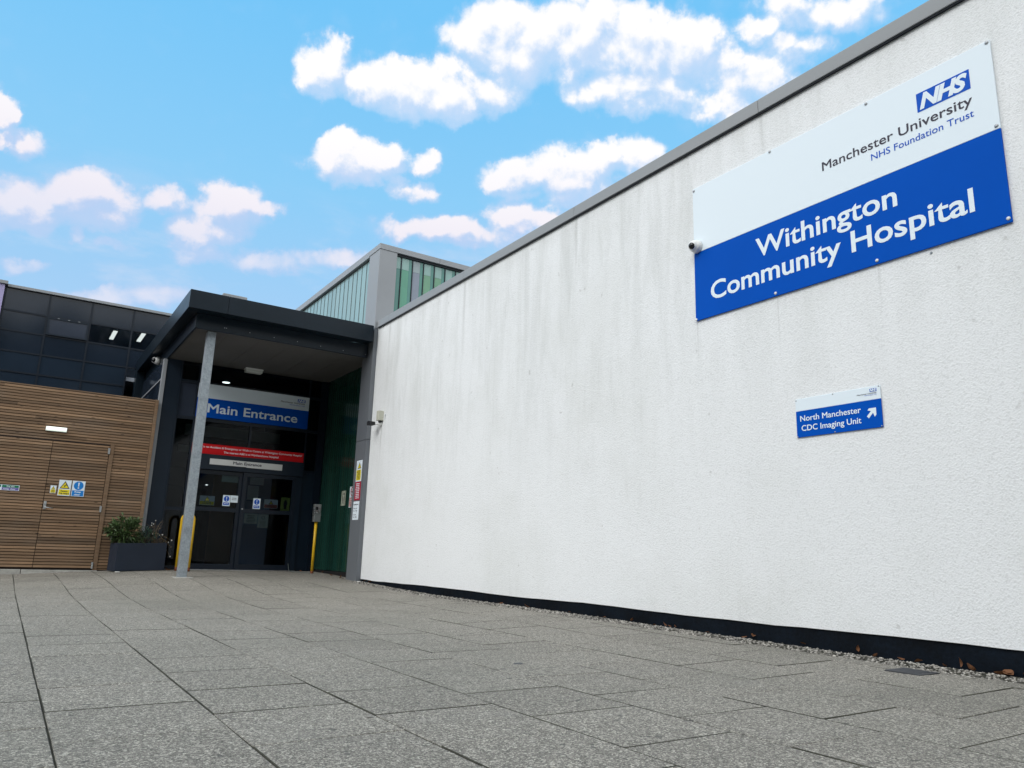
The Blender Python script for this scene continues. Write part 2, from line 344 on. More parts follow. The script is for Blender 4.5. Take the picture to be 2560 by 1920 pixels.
for k_, c_ in dict(pane_green=(.075, .285, .19), pane_teal=(.06, .22, .19), pane_purple=(.20, .235, .30), pane_olive=(.125, .30, .185),
                   pane_pale=(.235, .40, .37), pane_pale_grey=(.27, .34, .36), pane_dim=(.05, .13, .12)).items():
    M[k_] = mat(k_, c_, .12, var=.06, vscale=3, coat=.2)

# ------------------------------------------------------------------ object helpers
OFF = {}
def tag(o, label=None, cat=None, group=None, kind=None):
    if label: o['label'] = label
    if cat: o['category'] = cat
    if group: o['group'] = group
    if kind: o['kind'] = kind
    return o
def thing(name, loc, label, cat, group=None):
    o = bpy.data.objects.new(name, None); COL.objects.link(o); o.location = loc; o.empty_display_size = .2
    OFF[o.name] = Vector(loc); return tag(o, label, cat, group)
class MB:
    def __init__(s): s.v = []; s.f = []; s.mi = []; s.tone = []
    def face(s, pts, mi=0, tone=1.0):
        i = len(s.v); s.v += [tuple(p) for p in pts]; s.f.append(tuple(range(i, i + len(pts)))); s.mi.append(mi); s.tone.append(tone); return s
    def poly(s, verts, faces, mi=0, tone=1.0):
        i = len(s.v); s.v += [tuple(p) for p in verts]
        for f in faces: s.f.append(tuple(k + i for k in f)); s.mi.append(mi); s.tone.append(tone)
        return s
    def box(s, x0, x1, y0, y1, z0, z1, mi=0, tone=1.0):
        x0, x1 = sorted((x0, x1)); y0, y1 = sorted((y0, y1)); z0, z1 = sorted((z0, z1))
        v = [(x0, y0, z0), (x1, y0, z0), (x1, y1, z0), (x0, y1, z0), (x0, y0, z1), (x1, y0, z1), (x1, y1, z1), (x0, y1, z1)]
        return s.poly(v, [(3, 2, 1, 0), (4, 5, 6, 7), (0, 1, 5, 4), (1, 2, 6, 5), (2, 3, 7, 6), (3, 0, 4, 7)], mi, tone)
    def prism(s, pts, vec, mi=0, tone=1.0):
        n = len(pts); vec = Vector(vec); v = [Vector(p) for p in pts]; v += [p + vec for p in v]
        fs = [tuple(range(n))[::-1], tuple(range(n, 2 * n))] + [(i, (i + 1) % n, n + (i + 1) % n, n + i) for i in range(n)]
        return s.poly(v, fs, mi, tone)
    def tube(s, path, r, seg=12, mi=0, tone=1.0, cap=True):
        path = [Vector(p) for p in path]; n = len(path); rr = r if isinstance(r, (list, tuple)) else [r] * n
        rings = []; ref = None
        for i, p in enumerate(path):
            d = (path[min(i + 1, n - 1)] - path[max(i - 1, 0)]).normalized()
            if ref is None: ref = d.orthogonal().normalized()
            a = (ref - d * ref.dot(d)).normalized(); bb = d.cross(a); ref = a
            rings.append([p + (a * math.cos(t) + bb * math.sin(t)) * rr[i] for t in [2 * math.pi * k / seg for k in range(seg)]])
        v = [q for rg in rings for q in rg]; f = []
        for i in range(n - 1):
            for k in range(seg):
                k2 = (k + 1) % seg; f.append((i * seg + k, i * seg + k2, (i + 1) * seg + k2, (i + 1) * seg + k))
        if cap: f.append(tuple(range(seg))[::-1]); f.append(tuple((n - 1) * seg + k for k in range(seg)))
        return s.poly(v, f, mi, tone)
    def lathe(s, o, axis, prof, seg=20, mi=0, tone=1.0):
        o = Vector(o); ax = Vector(axis).normalized(); a = ax.orthogonal().normalized(); bb = ax.cross(a); v = []; f = []
        for (t, r) in prof:
            for k in range(seg):
                an = 2 * math.pi * k / seg; v.append(o + ax * t + (a * math.cos(an) + bb * math.sin(an)) * max(r, 1e-4))
        for i in range(len(prof) - 1):
            for k in range(seg):
                k2 = (k + 1) % seg; f.append((i * seg + k, i * seg + k2, (i + 1) * seg + k2, (i + 1) * seg + k))
        f.append(tuple(range(seg))[::-1]); f.append(tuple((len(prof) - 1) * seg + k for k in range(seg)))
        return s.poly(v, f, mi, tone)
    def sphere(s, c, r, seg=16, rings=10, mi=0, sc=(1, 1, 1), tone=1.0):
        c = Vector(c); v = []; f = []
        for i in range(rings + 1):
            th = math.pi * i / rings
            for k in range(seg):
                ph = 2 * math.pi * k / seg
                v.append(c + Vector((math.sin(th) * math.cos(ph) * sc[0], math.sin(th) * math.sin(ph) * sc[1], math.cos(th) * sc[2])) * r)
        for i in range(rings):
            for k in range(seg):
                k2 = (k + 1) % seg; f.append((i * seg + k, (i + 1) * seg + k, (i + 1) * seg + k2, i * seg + k2))
        return s.poly(v, f, mi, tone)
    def build(s, name, mats, parent=None, smooth=False, bevel=0.0, base=None):
        if not isinstance(mats, (list, tuple)): mats = [mats]
        if parent is not None: off = OFF[parent.name]
        elif base is not None: off = Vector(base)
        else:
            a = np.array(s.v); off = Vector(((a[:, 0].min() + a[:, 0].max()) / 2, (a[:, 1].min() + a[:, 1].max()) / 2, a[:, 2].min()))
        me = bpy.data.meshes.new(name)
        me.from_pydata([(p[0] - off[0], p[1] - off[1], p[2] - off[2]) for p in s.v], [], s.f)
        for m in mats: me.materials.append(m)
        me.polygons.foreach_set('material_index', s.mi)
        if smooth: me.polygons.foreach_set('use_smooth', [True] * len(s.f))
        if any(t != 1.0 for t in s.tone):
            at = me.color_attributes.new('tone', 'FLOAT_COLOR', 'CORNER')
            arr = np.empty((len(me.loops), 4), np.float32); arr[:, 3] = 1; i = 0
            for f, t in zip(s.f, s.tone):
                arr[i:i + len(f), :3] = t; i += len(f)
            at.data.foreach_set('color', arr.ravel())
        else:
            at = me.color_attributes.new('tone', 'FLOAT_COLOR', 'CORNER'); at.data.foreach_set('color', [1.0] * (4 * len(me.loops)))
        me.update()
        o = bpy.data.objects.new(name, me); COL.objects.link(o); OFF[o.name] = off.copy()
        if parent is not None: o.parent = parent
        else: o.location = off
        if bevel:
            bv = o.modifiers.new('bevel', 'BEVEL'); bv.width = bevel; bv.segments = 2; bv.limit_method = 'ANGLE'; bv.angle_limit = R_(40)
        return o
def part(name, m, parent, *boxes, bevel=0.0):
    b_ = MB()
    for q in boxes: b_.box(*q)
    return b_.build(name, m, parent, bevel=bevel)

# sign faces: a Face maps (u, z) on an upright plane; u runs along X (facing -Y) or along Y (facing -X, read right to left in Y)
class Face:
    def __init__(s, axis, d): s.a = axis; s.d = d
    def p(s, u, z, n=0.0): return (s.d - n, u, z) if s.a == 'X' else (u, s.d - n, z)
    def slab(s, mb, u0, u1, z0, z1, n0, n1, mi=0):
        if s.a == 'X': mb.box(s.d - n1, s.d - n0, u0, u1, z0, z1, mi)
        else: mb.box(u0, u1, s.d - n1, s.d - n0, z0, z1, mi)
        return mb
def _text_mesh(body, bold, shear, spacing=1.0):
    """flat lettering; a bold weight is grown outwards from the outline as a mitred rim"""
    cu = bpy.data.curves.new('t', 'FONT'); cu.body = body; cu.size = 1.0; cu.shear = shear; cu.resolution_u = 4; cu.space_character = spacing
    ob = bpy.data.objects.new('t', cu); COL.objects.link(ob)
    dg = bpy.context.evaluated_depsgraph_get(); dg.update()
    me = bpy.data.meshes.new_from_object(ob.evaluated_get(dg))
    raw = [v.co[:2] for v in me.vertices]; rf = [tuple(p.vertices) for p in me.polygons]
    bpy.data.objects.remove(ob); bpy.data.curves.remove(cu); bpy.data.meshes.remove(me)
    key = {}; vs = []; mp = []
    for p in raw:
        k = (round(p[0], 5), round(p[1], 5))
        if k not in key: key[k] = len(vs); vs.append((p[0], p[1], 0.0))
        mp.append(key[k])
    fs = []
    for f in rf:
        f = [mp[i] for i in f]; f = [i for n, i in enumerate(f) if i != f[n - 1]]
        if len(f) < 3: continue
        ar = sum(vs[f[n - 1]][0] * vs[f[n]][1] - vs[f[n]][0] * vs[f[n - 1]][1] for n in range(len(f)))
        fs.append(tuple(f if ar > 0 else f[::-1]))
    if bold:
        ed = {}
        for f in fs:
            for n in range(len(f)): ed[(f[n - 1], f[n])] = 1
        bd = [e for e in ed if (e[1], e[0]) not in ed]; nr = {}
        def en(e):
            dx_, dy_ = vs[e[1]][0] - vs[e[0]][0], vs[e[1]][1] - vs[e[0]][1]; q = math.hypot(dx_, dy_) or 1; return (dy_ / q, -dx_ / q)
        for e in bd:
            for v in e: nr.setdefault(v, []).append(en(e))
        new = {}
        for v, ns in nr.items():
            if len(ns) == 2:
                a_, c_ = ns; dt = a_[0] * c_[0] + a_[1] * c_[1]; k = 1 / max(.3, 1 + dt); o = ((a_[0] + c_[0]) * k, (a_[1] + c_[1]) * k)
            else: o = ns[0]
            new[v] = len(vs); vs.append((vs[v][0] + o[0] * bold, vs[v][1] + o[1] * bold, -1.0))
        for e in bd: fs.append((e[1], e[0], new[e[0]], new[e[1]]))
    return np.array(vs), fs
CAP = float(_text_mesh('H', 0, 0)[0][:, 1].max())
def letters(parent, F, body, u0, u1, base, cap, m, n, bold=0.02, shear=0.0, name='lettering', spacing=1.0):
    """one part per word"""
    vs, fs = _text_mesh(body, bold, shear, spacing)
    x0, x1 = vs[:, 0].min(), vs[:, 0].max(); k = cap / (CAP + 2 * bold)
    spans = sorted((min(vs[i][0] for i in f), max(vs[i][0] for i in f), fi) for fi, f in enumerate(fs)); groups = []; lim = -9
    for a_, c_, fi in spans:
        if a_ > lim + .17: groups.append([])
        groups[-1].append(fi); lim = max(lim, c_)
    for gp in groups:
        mb = MB(); used = sorted({i for fi in gp for i in fs[fi]}); ix = {i: q for q, i in enumerate(used)}
        mb.poly([F.p(u0 + (vs[i][0] - x0) / (x1 - x0) * (u1 - u0), base + (vs[i][1] + bold) * k, n + (.0003 if vs[i][2] < 0 else .0006)) for i in used], [tuple(ix[i] for i in fs[fi]) for fi in gp])
        mb.build(name, m, parent)
def strokes(parent, F, u0, u1, z0, z1, rows, m, n, seed=1, fill=.5, center=True, name='small_print'):
    """lines of print too small to read in the photograph: rows of word-length strokes"""
    r = random.Random(seed); mb = MB(); h = (z1 - z0) / rows; W_ = u1 - u0; sg = 1 if W_ > 0 else -1; W_ = abs(W_)
    for i in range(rows):
        ws = []; tot = 0; lim = W_ * r.uniform(.6, .98)
        while tot < lim:
            q = min(r.uniform(.10, .26) * W_, lim - tot)
            if q < .05 * W_: break
            ws.append(q); tot += q + .05 * W_
        if not ws: continue
        tot = sum(ws) + .05 * W_ * (len(ws) - 1); x = (W_ - tot) / 2 if center else 0
        zb = z1 - (i + 1) * h + h * (1 - fill) / 2
        for q in ws:
            a, c = u0 + sg * x, u0 + sg * (x + q)
            mb.face([F.p(a, zb, n), F.p(c, zb, n), F.p(c, zb + h * fill, n), F.p(a, zb + h * fill, n)]); x += q + .05 * W_
    return mb.build(name, m, parent)
def flat(parent, F, pts, m, n, name):
    return MB().face([F.p(u, z, n) for u, z in pts]).build(name, m, parent)
def rect(parent, F, u0, u1, z0, z1, m, n, name): return flat(parent, F, [(u0, z0), (u1, z0), (u1, z1), (u0, z1)], m, n, name)
def disc(parent, F, u, z, r, m, n, name, rz=None, seg=28):
    rz = rz or r
    return flat(parent, F, [(u + r * math.cos(t), z + rz * math.sin(t)) for t in [2 * math.pi * k / seg for k in range(seg)]], m, n, name)
def triangle(parent, F, u, z0, w, h, n, figure=None):
    """yellow warning triangle with a black rim; base centre at u, z0"""
    flat(parent, F, [(u - w / 2, z0), (u + w / 2, z0), (u, z0 + h)], M['ink'], n, 'triangle_rim')
    q = .17
    flat(parent, F, [(u - w / 2 * (1 - 1.45 * q), z0 + h * q * .55), (u + w / 2 * (1 - 1.45 * q), z0 + h * q * .55), (u, z0 + h * (1 - q * 1.05))], M['yellow_sign'], n + .0012, 'triangle_field')
    s = -1 if F.a == 'X' else 1
    if figure == 'trip':
        b_ = MB(); c = lambda a, d: F.p(u + s * a * w, z0 + d * h, n + .0024)
        b_.face([c(-.02, .44), c(.06, .40), c(.16, .52), c(.09, .57)]); b_.face([c(-.02, .44), c(.06, .40), c(.0, .24), c(-.05, .27)])
        b_.face([c(.0, .24), c(-.05, .27), c(-.15, .20), c(-.12, .16)]); b_.face([c(.0, .42), c(.05, .36), c(-.14, .34), c(-.16, .38)])
        b_.face([c(.10, .50), c(.14, .54), c(.22, .40), c(.19, .37)])
        b_.face([c(.13 + .045 * math.cos(t), .60 + .05 * math.sin(t)) for t in [k * math.pi / 5 for k in range(10)]])
        b_.build('figure', M['ink'], parent)
    else:
        rect(parent, F, u - w * .035, u + w * .035, z0 + h * .28, z0 + h * .66, M['ink'], n + .0024, 'figure')
        disc(parent, F, u, z0 + h * .2, w * .04, M['ink'], n + .0024, 'figure', rz=h * .045, seg=10)
def mandatory(parent, F, u, z, r, n, blue, rz=None):
    rz = rz or r
    disc(parent, F, u, z, r, blue, n, 'blue_disc', rz)
    flat(parent, F, [(u - r * .16, z + rz * .72), (u + r * .16, z + rz * .72), (u + r * .09, z - rz * .18), (u - r * .09, z - rz * .18)], M['white_sign'], n + .0012, 'exclamation_mark')
    disc(parent, F, u, z - rz * .52, r * .17, M['white_sign'], n + .0012, 'exclamation_mark', rz * .17, 12)
def screws(parent, F, pts, r, n, m=None):
    first = None
    for (u, z) in pts:
        if first is None or True:
            b_ = MB(); ax = (-1, 0, 0) if F.a == 'X' else (0, -1, 0)
            b_.lathe(F.p(u, z, n), ax, [(0, r), (r * .35, r * .9), (r * .6, r * .4)], 10)
            b_.build('screw', m or M['screw'], parent, smooth=True)

def lerp_table(t, x):
    if x <= t[0][0]: return t[0][1]
    for (a, va), (c, vc) in zip(t, t[1:]):
        if x <= c: return va + (vc - va) * (x - a) / (c - a)
    return t[-1][1]
def sstep(a, c, x): x = min(1, max(0, (x - a) / (c - a))); return x * x * (3 - 2 * x)
GA = [(9.3, -.67), (10.6, -.648), (11.6, -.60), (12.6, -.535), (13.4, -.498), (14.5, -.472), (15.9, -.448)]
GB = [(2.5, -.648), (4, -.638), (6.5, -.612), (10, -.60), (11.5, -.572), (12.9, -.53), (14.5, -.472), (15.9, -.445)]
def gz(x, y):
    wt = sstep(3.0, 5.2, x); z = lerp_table(GA, y) * (1 - wt) + lerp_table(GB, y) * wt
    return z - min(.13, max(0, .055 * (2.3 - x))) * sstep(9.5, 13.5, y)

# ================================================================== GROUND
MB().face([(-400, -400, -.80), (400, -400, -.80), (400, 400, -.80), (-400, 400, -.80)]).build('ground', M['ground'], base=(0, 0, -.8)).__setitem__('kind', 'structure')
def paving():
    mb = MB(); r = random.Random(3); PX, PY, X0 = .586, .581, .241
    def quadgrid(x0, x1, y0, y1, dz, tilt, tone):
        dark = r.random() < .6
        nx, ny = 1, (3 if y1 > 9 else 1)
        def P(x, y): return (x, y, gz(x, y) + dz + tilt[0] * (x - x0 - .29) + tilt[1] * (y - y0 - .29))
        i = len(mb.v); xs = [x0 + (x1 - x0) * a / nx for a in range(nx + 1)]; ys = [y0 + (y1 - y0) * a / ny for a in range(ny + 1)]
        bev = .003
        top = [P(x, y) for y in ys for x in xs]
        # slightly worn arris: inset top, then skirt
        ins = []
        for q in top:
            cx, cy = (x0 + x1) / 2, (y0 + y1) / 2
            ins.append((q[0] + (bev if q[0] < cx - .01 else -bev if q[0] > cx + .01 else 0) , q[1] + (bev if q[1] <= y0 + 1e-6 else -bev if q[1] >= y1 - 1e-6 else 0), q[2]))
        mb.v += ins; n = nx + 1
        for a in range(ny):
            for c in range(nx):
                k = i + a * n + c; mb.f.append((k, k + 1, k + n + 1, k + n)); mb.mi.append(0); mb.tone.append(tone)
        ring = [a for a in range(n)] + [a * n + nx for a in range(1, ny + 1)] + [ny * n + a for a in range(nx - 1, -1, -1)] + [a * n for a in range(ny - 1, 0, -1)]
        j = len(mb.v); mb.v += [(top[k][0], top[k][1], top[k][2] - .003) for k in ring]; L = len(ring)
        h = len(mb.v); mb.v += [(top[k][0], top[k][1], top[k][2] - .03) for k in ring]
        for a in range(L):
            e = (a + 1) % L
            mb.f.append((i + ring[e], i + ring[a], j + a, j + e)); mb.mi.append(1 if dark else 0); mb.tone.append(tone)
            mb.f.append((j + e, j + a, h + a, h + e)); mb.mi.append(1); mb.tone.append(tone)
    for k in range(-16, 10):
        xa, xb = X0 + k * PX, X0 + (k + 1) * PX
        y = (.245 if k % 2 == 0 else .525) - .0075 * k - 12 * PY
        prev = y + r.uniform(-.004, .004)
        while y < 15.75:
            y += PY; nxt = y + r.uniform(-.006, .006)
            g0, g1 = r.choice((.001, .002, .003, .0045)), r.choice((.001, .002, .003, .0045))
            x0, x1 = xa + r.uniform(.0022, .0042), xb - r.uniform(.0022, .0042)
            y0, y1 = prev + g0, nxt - g1
            prev = nxt
            lim = 5.14 if y0 < 12.75 else 5.5
            if x0 > lim - .04: continue
            x1 = min(x1, lim)
            y1 = min(y1, 15.74)
            if y1 - y0 < .05: continue
            t = r.gauss(1.0, .036); c = (t * r.uniform(.985, 1.015), t, t * r.uniform(.97, 1.02))
            quadgrid(x0, x1, y0, y1, r.uniform(-.0012, .0012), (r.uniform(-.002, .002), r.uniform(-.002, .002)), t)
    # jointing sand bed following the same fall
    xs = [-9.2 + .5 * a for a in range(30)]; xs[-1] = 5.5; xs = [x for x in xs if x <= 5.5]; ys = [-7 + .5 * a for a in range(47)]
    ys = [y for y in ys if y < 15.7] + [15.8]
    i = len(mb.v); n = len(xs); mb.v += [(x, y, gz(x, y) - .011) for y in ys for x in xs]
    for a in range(len(ys) - 1):
        for c in range(n - 1):
            k = i + a * n + c; mb.f.append((k, k + 1, k + n + 1, k + n)); mb.mi.append(1); mb.tone.append(1.0)
    o = mb.build('paving', [M['slab'], M['joint']], base=(0, 0, -.67)); o['kind'] = 'structure'
paving()

def gravel():
    r = np.random.default_rng(5); mb = MB()
    ico = bmesh.new(); bmesh.ops.create_icosphere(ico, subdivisions=1, radius=1.0)
    bv = np.array([v.co[:] for v in ico.verts]); ico.verts.ensure_lookup_table(); bf = [tuple(v.index for v in f.verts) for f in ico.faces]; ico.free()
    y = -2.0
    while y < 12.88:
        dens = 40 if y < 8 else 26
        for _ in range(dens):
            yy = y + r.random() * .1; q = r.random() ** .8
            xx = 5.395 - q * (.265 + .03 * math.sin(yy * 3.1) + .02 * r.normal())
            s = r.uniform(.006, .0135) * (1.25 if r.random() < .12 else 1)
            z = gz(min(xx, 5.2), yy) - .004 + (5.395 - xx < .2) * .012 * (1 - abs((5.29 - xx) / .13)) + r.uniform(-.003, .006)
            sh = r.uniform(.6, 1.25, 3) * np.array([1, 1, .7]); a = r.uniform(0, 6.28); ca, sa = math.cos(a), math.sin(a)
            v = bv * r.uniform(.82, 1.12, (len(bv), 1)) * sh * s
            v = np.stack([v[:, 0] * ca - v[:, 1] * sa + xx, v[:, 0] * sa + v[:, 1] * ca + yy, v[:, 2] + z], 1)
            mb.poly(v.tolist(), bf, 0, float(np.clip(r.normal(.92, .42), .22, 2.2)))
        y += .1
    # fine grit bed
    ys = [-2.2 + .4 * a for a in range(38)]; ys = [t for t in ys if t < 12.9] + [12.9]
    for a, c in zip(ys, ys[1:]):
        mb.face([(5.13, a, gz(5.13, a) - .006), (5.42, a, gz(5.2, a) + .004), (5.42, c, gz(5.2, c) + .004), (5.13, c, gz(5.13, c) - .006)], 1)
    o = mb.build('gravel', [M['stone'], M['joint']], base=(5.28, 5, -.65)); tag(o, kind='stuff')
gravel()

# ================================================================== WHITE RENDERED WING
XW = 5.38
wb = thing('hospital_wing', (10, 3, -.67), 'long white roughcast hospital wing with grey metal coping and black plinth', 'building')
def wall_mesh():
    # render hangs over the plinth with a slightly wavy lower edge
    mb = MB(); r = random.Random(2); ys = [12.93 - .25 * a for a in range(84)]; zt = 4.13
    lo = [-.486 - .006 * math.sin(t * 1.7) + r.uniform(-.004, .004) for t in ys]
    for (a, za), (c, zc) in zip(zip(ys, lo), zip(ys[1:], lo[1:])):
        mb.face([(XW, a, za), (XW, c, zc), (XW, c, zt), (XW, a, zt)])
        mb.face([(XW, a, za), (XW + .06, a, za + .004), (XW + .06, c, zc + .004), (XW, c, zc)])
    e = ys[-1]
    mb.face([(XW, e, -.49), (16, e, -.49), (16, e, zt), (XW, e, zt)]); mb.face([(16, e, -.49), (16, 12.93, -.49), (16, 12.93, zt), (16, e, zt)])
    mb.face([(16, 12.93, -.49), (XW, 12.93, -.49), (XW, 12.93, zt), (16, 12.93, zt)])
    return mb
wall_mesh().build('wall', M['render'], wb)
part('plinth', M['plinth'], wb, (XW + .018, 15.9, -7.8, 12.925, -.8, -.47))
part('roof', M['roof_felt'], wb, (XW + .3, 15.9, -7.7, 12.92, 4.0, 4.10))
cj = [12.90, 12.385, 9.64, 6.88, 4.08, 1.30, -1.47, -4.24, -7.86]
for a, c in zip(cj, cj[1:]):
    part('coping', M['coping_metal'], wb, (5.34, 5.72, c + .004, a, 4.135, 4.268), bevel=.004)
part('coping_shadow_line', M['frame_metal'], wb, (5.352, 5.376, -7.8, 12.88, 4.124, 4.134))  # near-black strip painting the shadow line under the coping

# ================================================================== STAIR TOWER
tw = thing('glazed_tower', (9, 16.5, -.5), 'grey clad tower with green glass strips rising behind the white wing', 'building')
def lined(z0, z1, x1): return (5.3, x1, 12.93, 13.42, z0, z1)
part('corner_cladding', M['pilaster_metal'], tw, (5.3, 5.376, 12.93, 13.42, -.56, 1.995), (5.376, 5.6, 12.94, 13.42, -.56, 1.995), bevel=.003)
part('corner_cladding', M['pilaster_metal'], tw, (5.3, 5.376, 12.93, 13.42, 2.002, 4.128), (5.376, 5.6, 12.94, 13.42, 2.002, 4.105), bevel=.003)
part('corner_cladding', M['grey_metal'], tw, (5.3, 5.665, 12.93, 13.44, 4.135, 5.738), bevel=.003)
part('roof_fascia', M['grey_metal'], tw, (5.29, 6.60, 12.92, 13.1, 5.742, 5.855), (6.606, 16.0, 12.92, 13.1, 5.742, 5.855),
     (5.29, 5.5, 13.1, 13.447, 5.742, 5.855), (5.29, 5.5, 13.452, 16.2, 5.722, 5.855), (5.29, 5.5, 16.206, 21, 5.722, 5.855), bevel=.003)
part('roof', M['roof_felt'], tw, (5.5, 16, 13.1, 21, 5.70, 5.82))
part('rear_wall', M['grey_metal'], tw, (8.9, 16, 12.96, 13.4, 4.135, 5.74), (15.7, 16, 13.4, 21, 4.1, 5.7), (5.37, 16, 20.7, 20.98, 3.6, 5.7))
# channel glass flank: upper run above the canopy, lower run forming the side of the porch
def channel(y0, y1, x, z0, z1, pitch, name, seed, m):
    mb = MB(); r = random.Random(seed); y = y0
    while y < y1 - .02:
        ye = min(y + pitch, y1); t = r.uniform(.92, 1.08) if m == 'channel' else r.uniform(.55, 1.5)
        mb.box(x, x + .04, y + .0087, ye - .0087, z0, z1, 0, t)
        mb.box(x - .006, x + .03, ye - .0085, ye + .0085, z0, z1, 1)
        y = ye
    return mb.build(name, [M[m], M['joint_grey'] if m == 'channel' else M['channel_shaded']], tw)
channel(13.45, 20.7, 5.355, 3.95, 5.70, .243, 'channel_glass', 1, 'channel')
channel(13.43, 15.80, 5.53, -.40, 3.62, .118, 'channel_glass', 2, 'channel_shaded')
part('base_plinth', M['black'], tw, (5.535, 5.6, 13.43, 15.8, -.6, -.41))
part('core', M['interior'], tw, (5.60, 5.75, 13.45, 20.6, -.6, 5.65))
# front strip windows
names = ['pane_teal', 'pane_green', 'pane_purple', 'pane_olive', 'pane_olive', 'pane_pale', 'pane_dim', 'pane_teal', 'pane_green', 'pane_purple', 'pane_olive', 'pane_teal', 'pane_green']
for i, nm in enumerate(names):
    x0 = 5.545 + .2445 * i; x1 = x0 + .2445
    x0 = max(x0, 5.68)
    mb = MB(); mb.box(x0 + .008, x1 - .008, 13.0, 13.02, 4.135, 5.452, 0); mb.box(x0 + .008, x1 - .008, 13.0, 13.02, 5.456, 5.70, 1)
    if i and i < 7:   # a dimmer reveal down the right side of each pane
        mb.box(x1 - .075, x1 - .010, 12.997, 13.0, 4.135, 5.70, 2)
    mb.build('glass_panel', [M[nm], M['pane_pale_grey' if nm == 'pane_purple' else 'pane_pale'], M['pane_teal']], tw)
mb = MB()
for i in range(1, 14): x = 5.545 + .2445 * i; mb.box(x - .010, x + .010, 12.985, 13.03, 4.135, 5.70)
mb.build('mullions', M['frame_metal'], tw)
part('window_head', M['frame_metal'], tw, (5.667, 8.9, 12.965, 13.05, 5.702, 5.738)); part('window_back', M['interior'], tw, (5.667, 8.9, 13.06, 13.1, 4.1, 5.70))

# ================================================================== CANOPY
cp = thing('entrance_canopy', (3.6, 14.5, 3.58), 'dark grey flat roofed canopy with stepped fascia over the main entrance', 'canopy')
part('roof_fascia', M['dark_metal'], cp, (2.0, 2.618, 12.85, 12.93, 3.832, 4.145), (2.623, 5.255, 12.85, 12.93, 3.832, 4.145), bevel=.004)
part('roof_fascia', M['dark_metal'], cp, (2.0, 2.06, 12.932, 14.9, 3.832, 4.145), (2.0, 2.06, 14.905, 16.9, 3.832, 4.145), (2.0, 2.06, 16.905, 18.95, 3.832, 4.145), bevel=.004)
part('eaves_board', M['dark_metal'], cp, (2.06, 5.25, 12.93, 13.15, 3.842, 3.87), (2.06, 2.19, 13.15, 18.9, 3.842, 3.87))
inner = part('inner_fascia', M['dark_metal'], cp, (2.188, 5.28, 13.15, 13.20, 3.585, 3.841), (2.188, 2.22, 13.202, 18.93, 3.585, 3.841), bevel=.003)
mb = MB()
for k in range(6): mb.box(2.222 + .55 * k, min(2.768 + .55 * k, 5.525), 13.202, 15.848, 3.606, 3.63)
mb.build('soffit', M['soffit'], cp)
part('roof_sheet', M['roof_felt'], cp, (2.06, 5.28, 12.93, 18.95, 4.09, 4.12), (2.22, 5.52, 13.2, 18.95, 3.635, 3.66))
part('rear_fin', M['dark_metal'], cp, (2.0, 2.185, 18.66, 18.95, 2.6, 3.83), bevel=.004)
FI = Face('Y', 13.15)
for x, z in [(2.66, 3.667), (2.69, 3.667), (3.085, 3.663), (3.51, 3.654), (3.931, 3.657), (4.366, 3.649), (4.801, 3.645), (5.245, 3.64)]:
    b_ = MB(); b_.lathe((x, 13.15, z), (0, -1, 0), [(0, .007), (.003, .006)], 8); b_.build('screw', M['screw'], inner)
rv = thing('roof_vent', (2.79, 13.3, 4.12), 'low grey roof vent on top of the canopy edge', 'vent')
part('vent_base', M['grey_metal'], rv, (2.60, 2.97, 13.22, 13.5, 4.12, 4.24), bevel=.006); part('vent_cap', M['coping_metal'], rv, (2.58, 2.99, 13.2, 13.52, 4.245, 4.305), bevel=.01)

clm = MB(); clm.box(2.425, 2.565, 13.30, 13.44, gz(2.5, 13.3) + .004, 3.604)
post = thing('steel_column', (2.495, 13.37, -.5), 'square galvanised steel column holding up the canopy corner', 'column')
clm.build('shaft', M['galv'], post, bevel=.008)
part('footing', M['kerb'], post, (2.37, 2.66, 13.22, 13.52, -.56, gz(2.5, 13.35) + .004), bevel=.01)

# ================================================================== LOBBY
YE = 15.85
lb = thing('entrance_lobby', (3.9, 17, -.45), 'dark framed glazed entrance lobby under the canopy', 'building')
zf = -.447
part('side_panel', M['navy_metal'], lb, (2.217, 2.495, YE, YE + .06, -.55, 3.60))
part('corner_trim', M['grey_metal'], lb, (2.145, 2.214, YE - .02, YE + .10, -.55, 3.584), bevel=.004)
part('side_wall', M['spandrel'], lb, (2.16, 2.2, YE + .105, 19.0, -.55, 3.584)); part('side_rail', M['grey_metal'], lb, (2.145, 2.158, YE + .11, 18.6, 3.17, 3.20))
fb = MB()
for x0, x1, z0, z1 in [(2.495, 2.515, -.45, 3.6), (2.82, 2.868, -.45, 3.6), (5.105, 5.138, -.45, 3.6), (5.37, 5.526, -.45, 3.6), (3.93, 3.97, 1.78, 3.25)]:
    fb.box(x0, x1, YE - .015, YE + .06, z0, z1)
for x0, x1, z in [(2.515, 2.82, 3.205), (2.868, 5.105, 3.205), (5.138, 5.37, 3.205), (2.515, 2.82, 2.47), (2.515, 2.82, .69), (5.138, 5.37, 2.47), (5.138, 5.37, 1.60), (2.868, 5.105, 2.47), (2.515, 2.82, -.41)]:
    fb.box(x0, x1, YE - .010, YE + .055, z - .03, z + .03)
fb.build('frame', M['frame_metal'], lb)
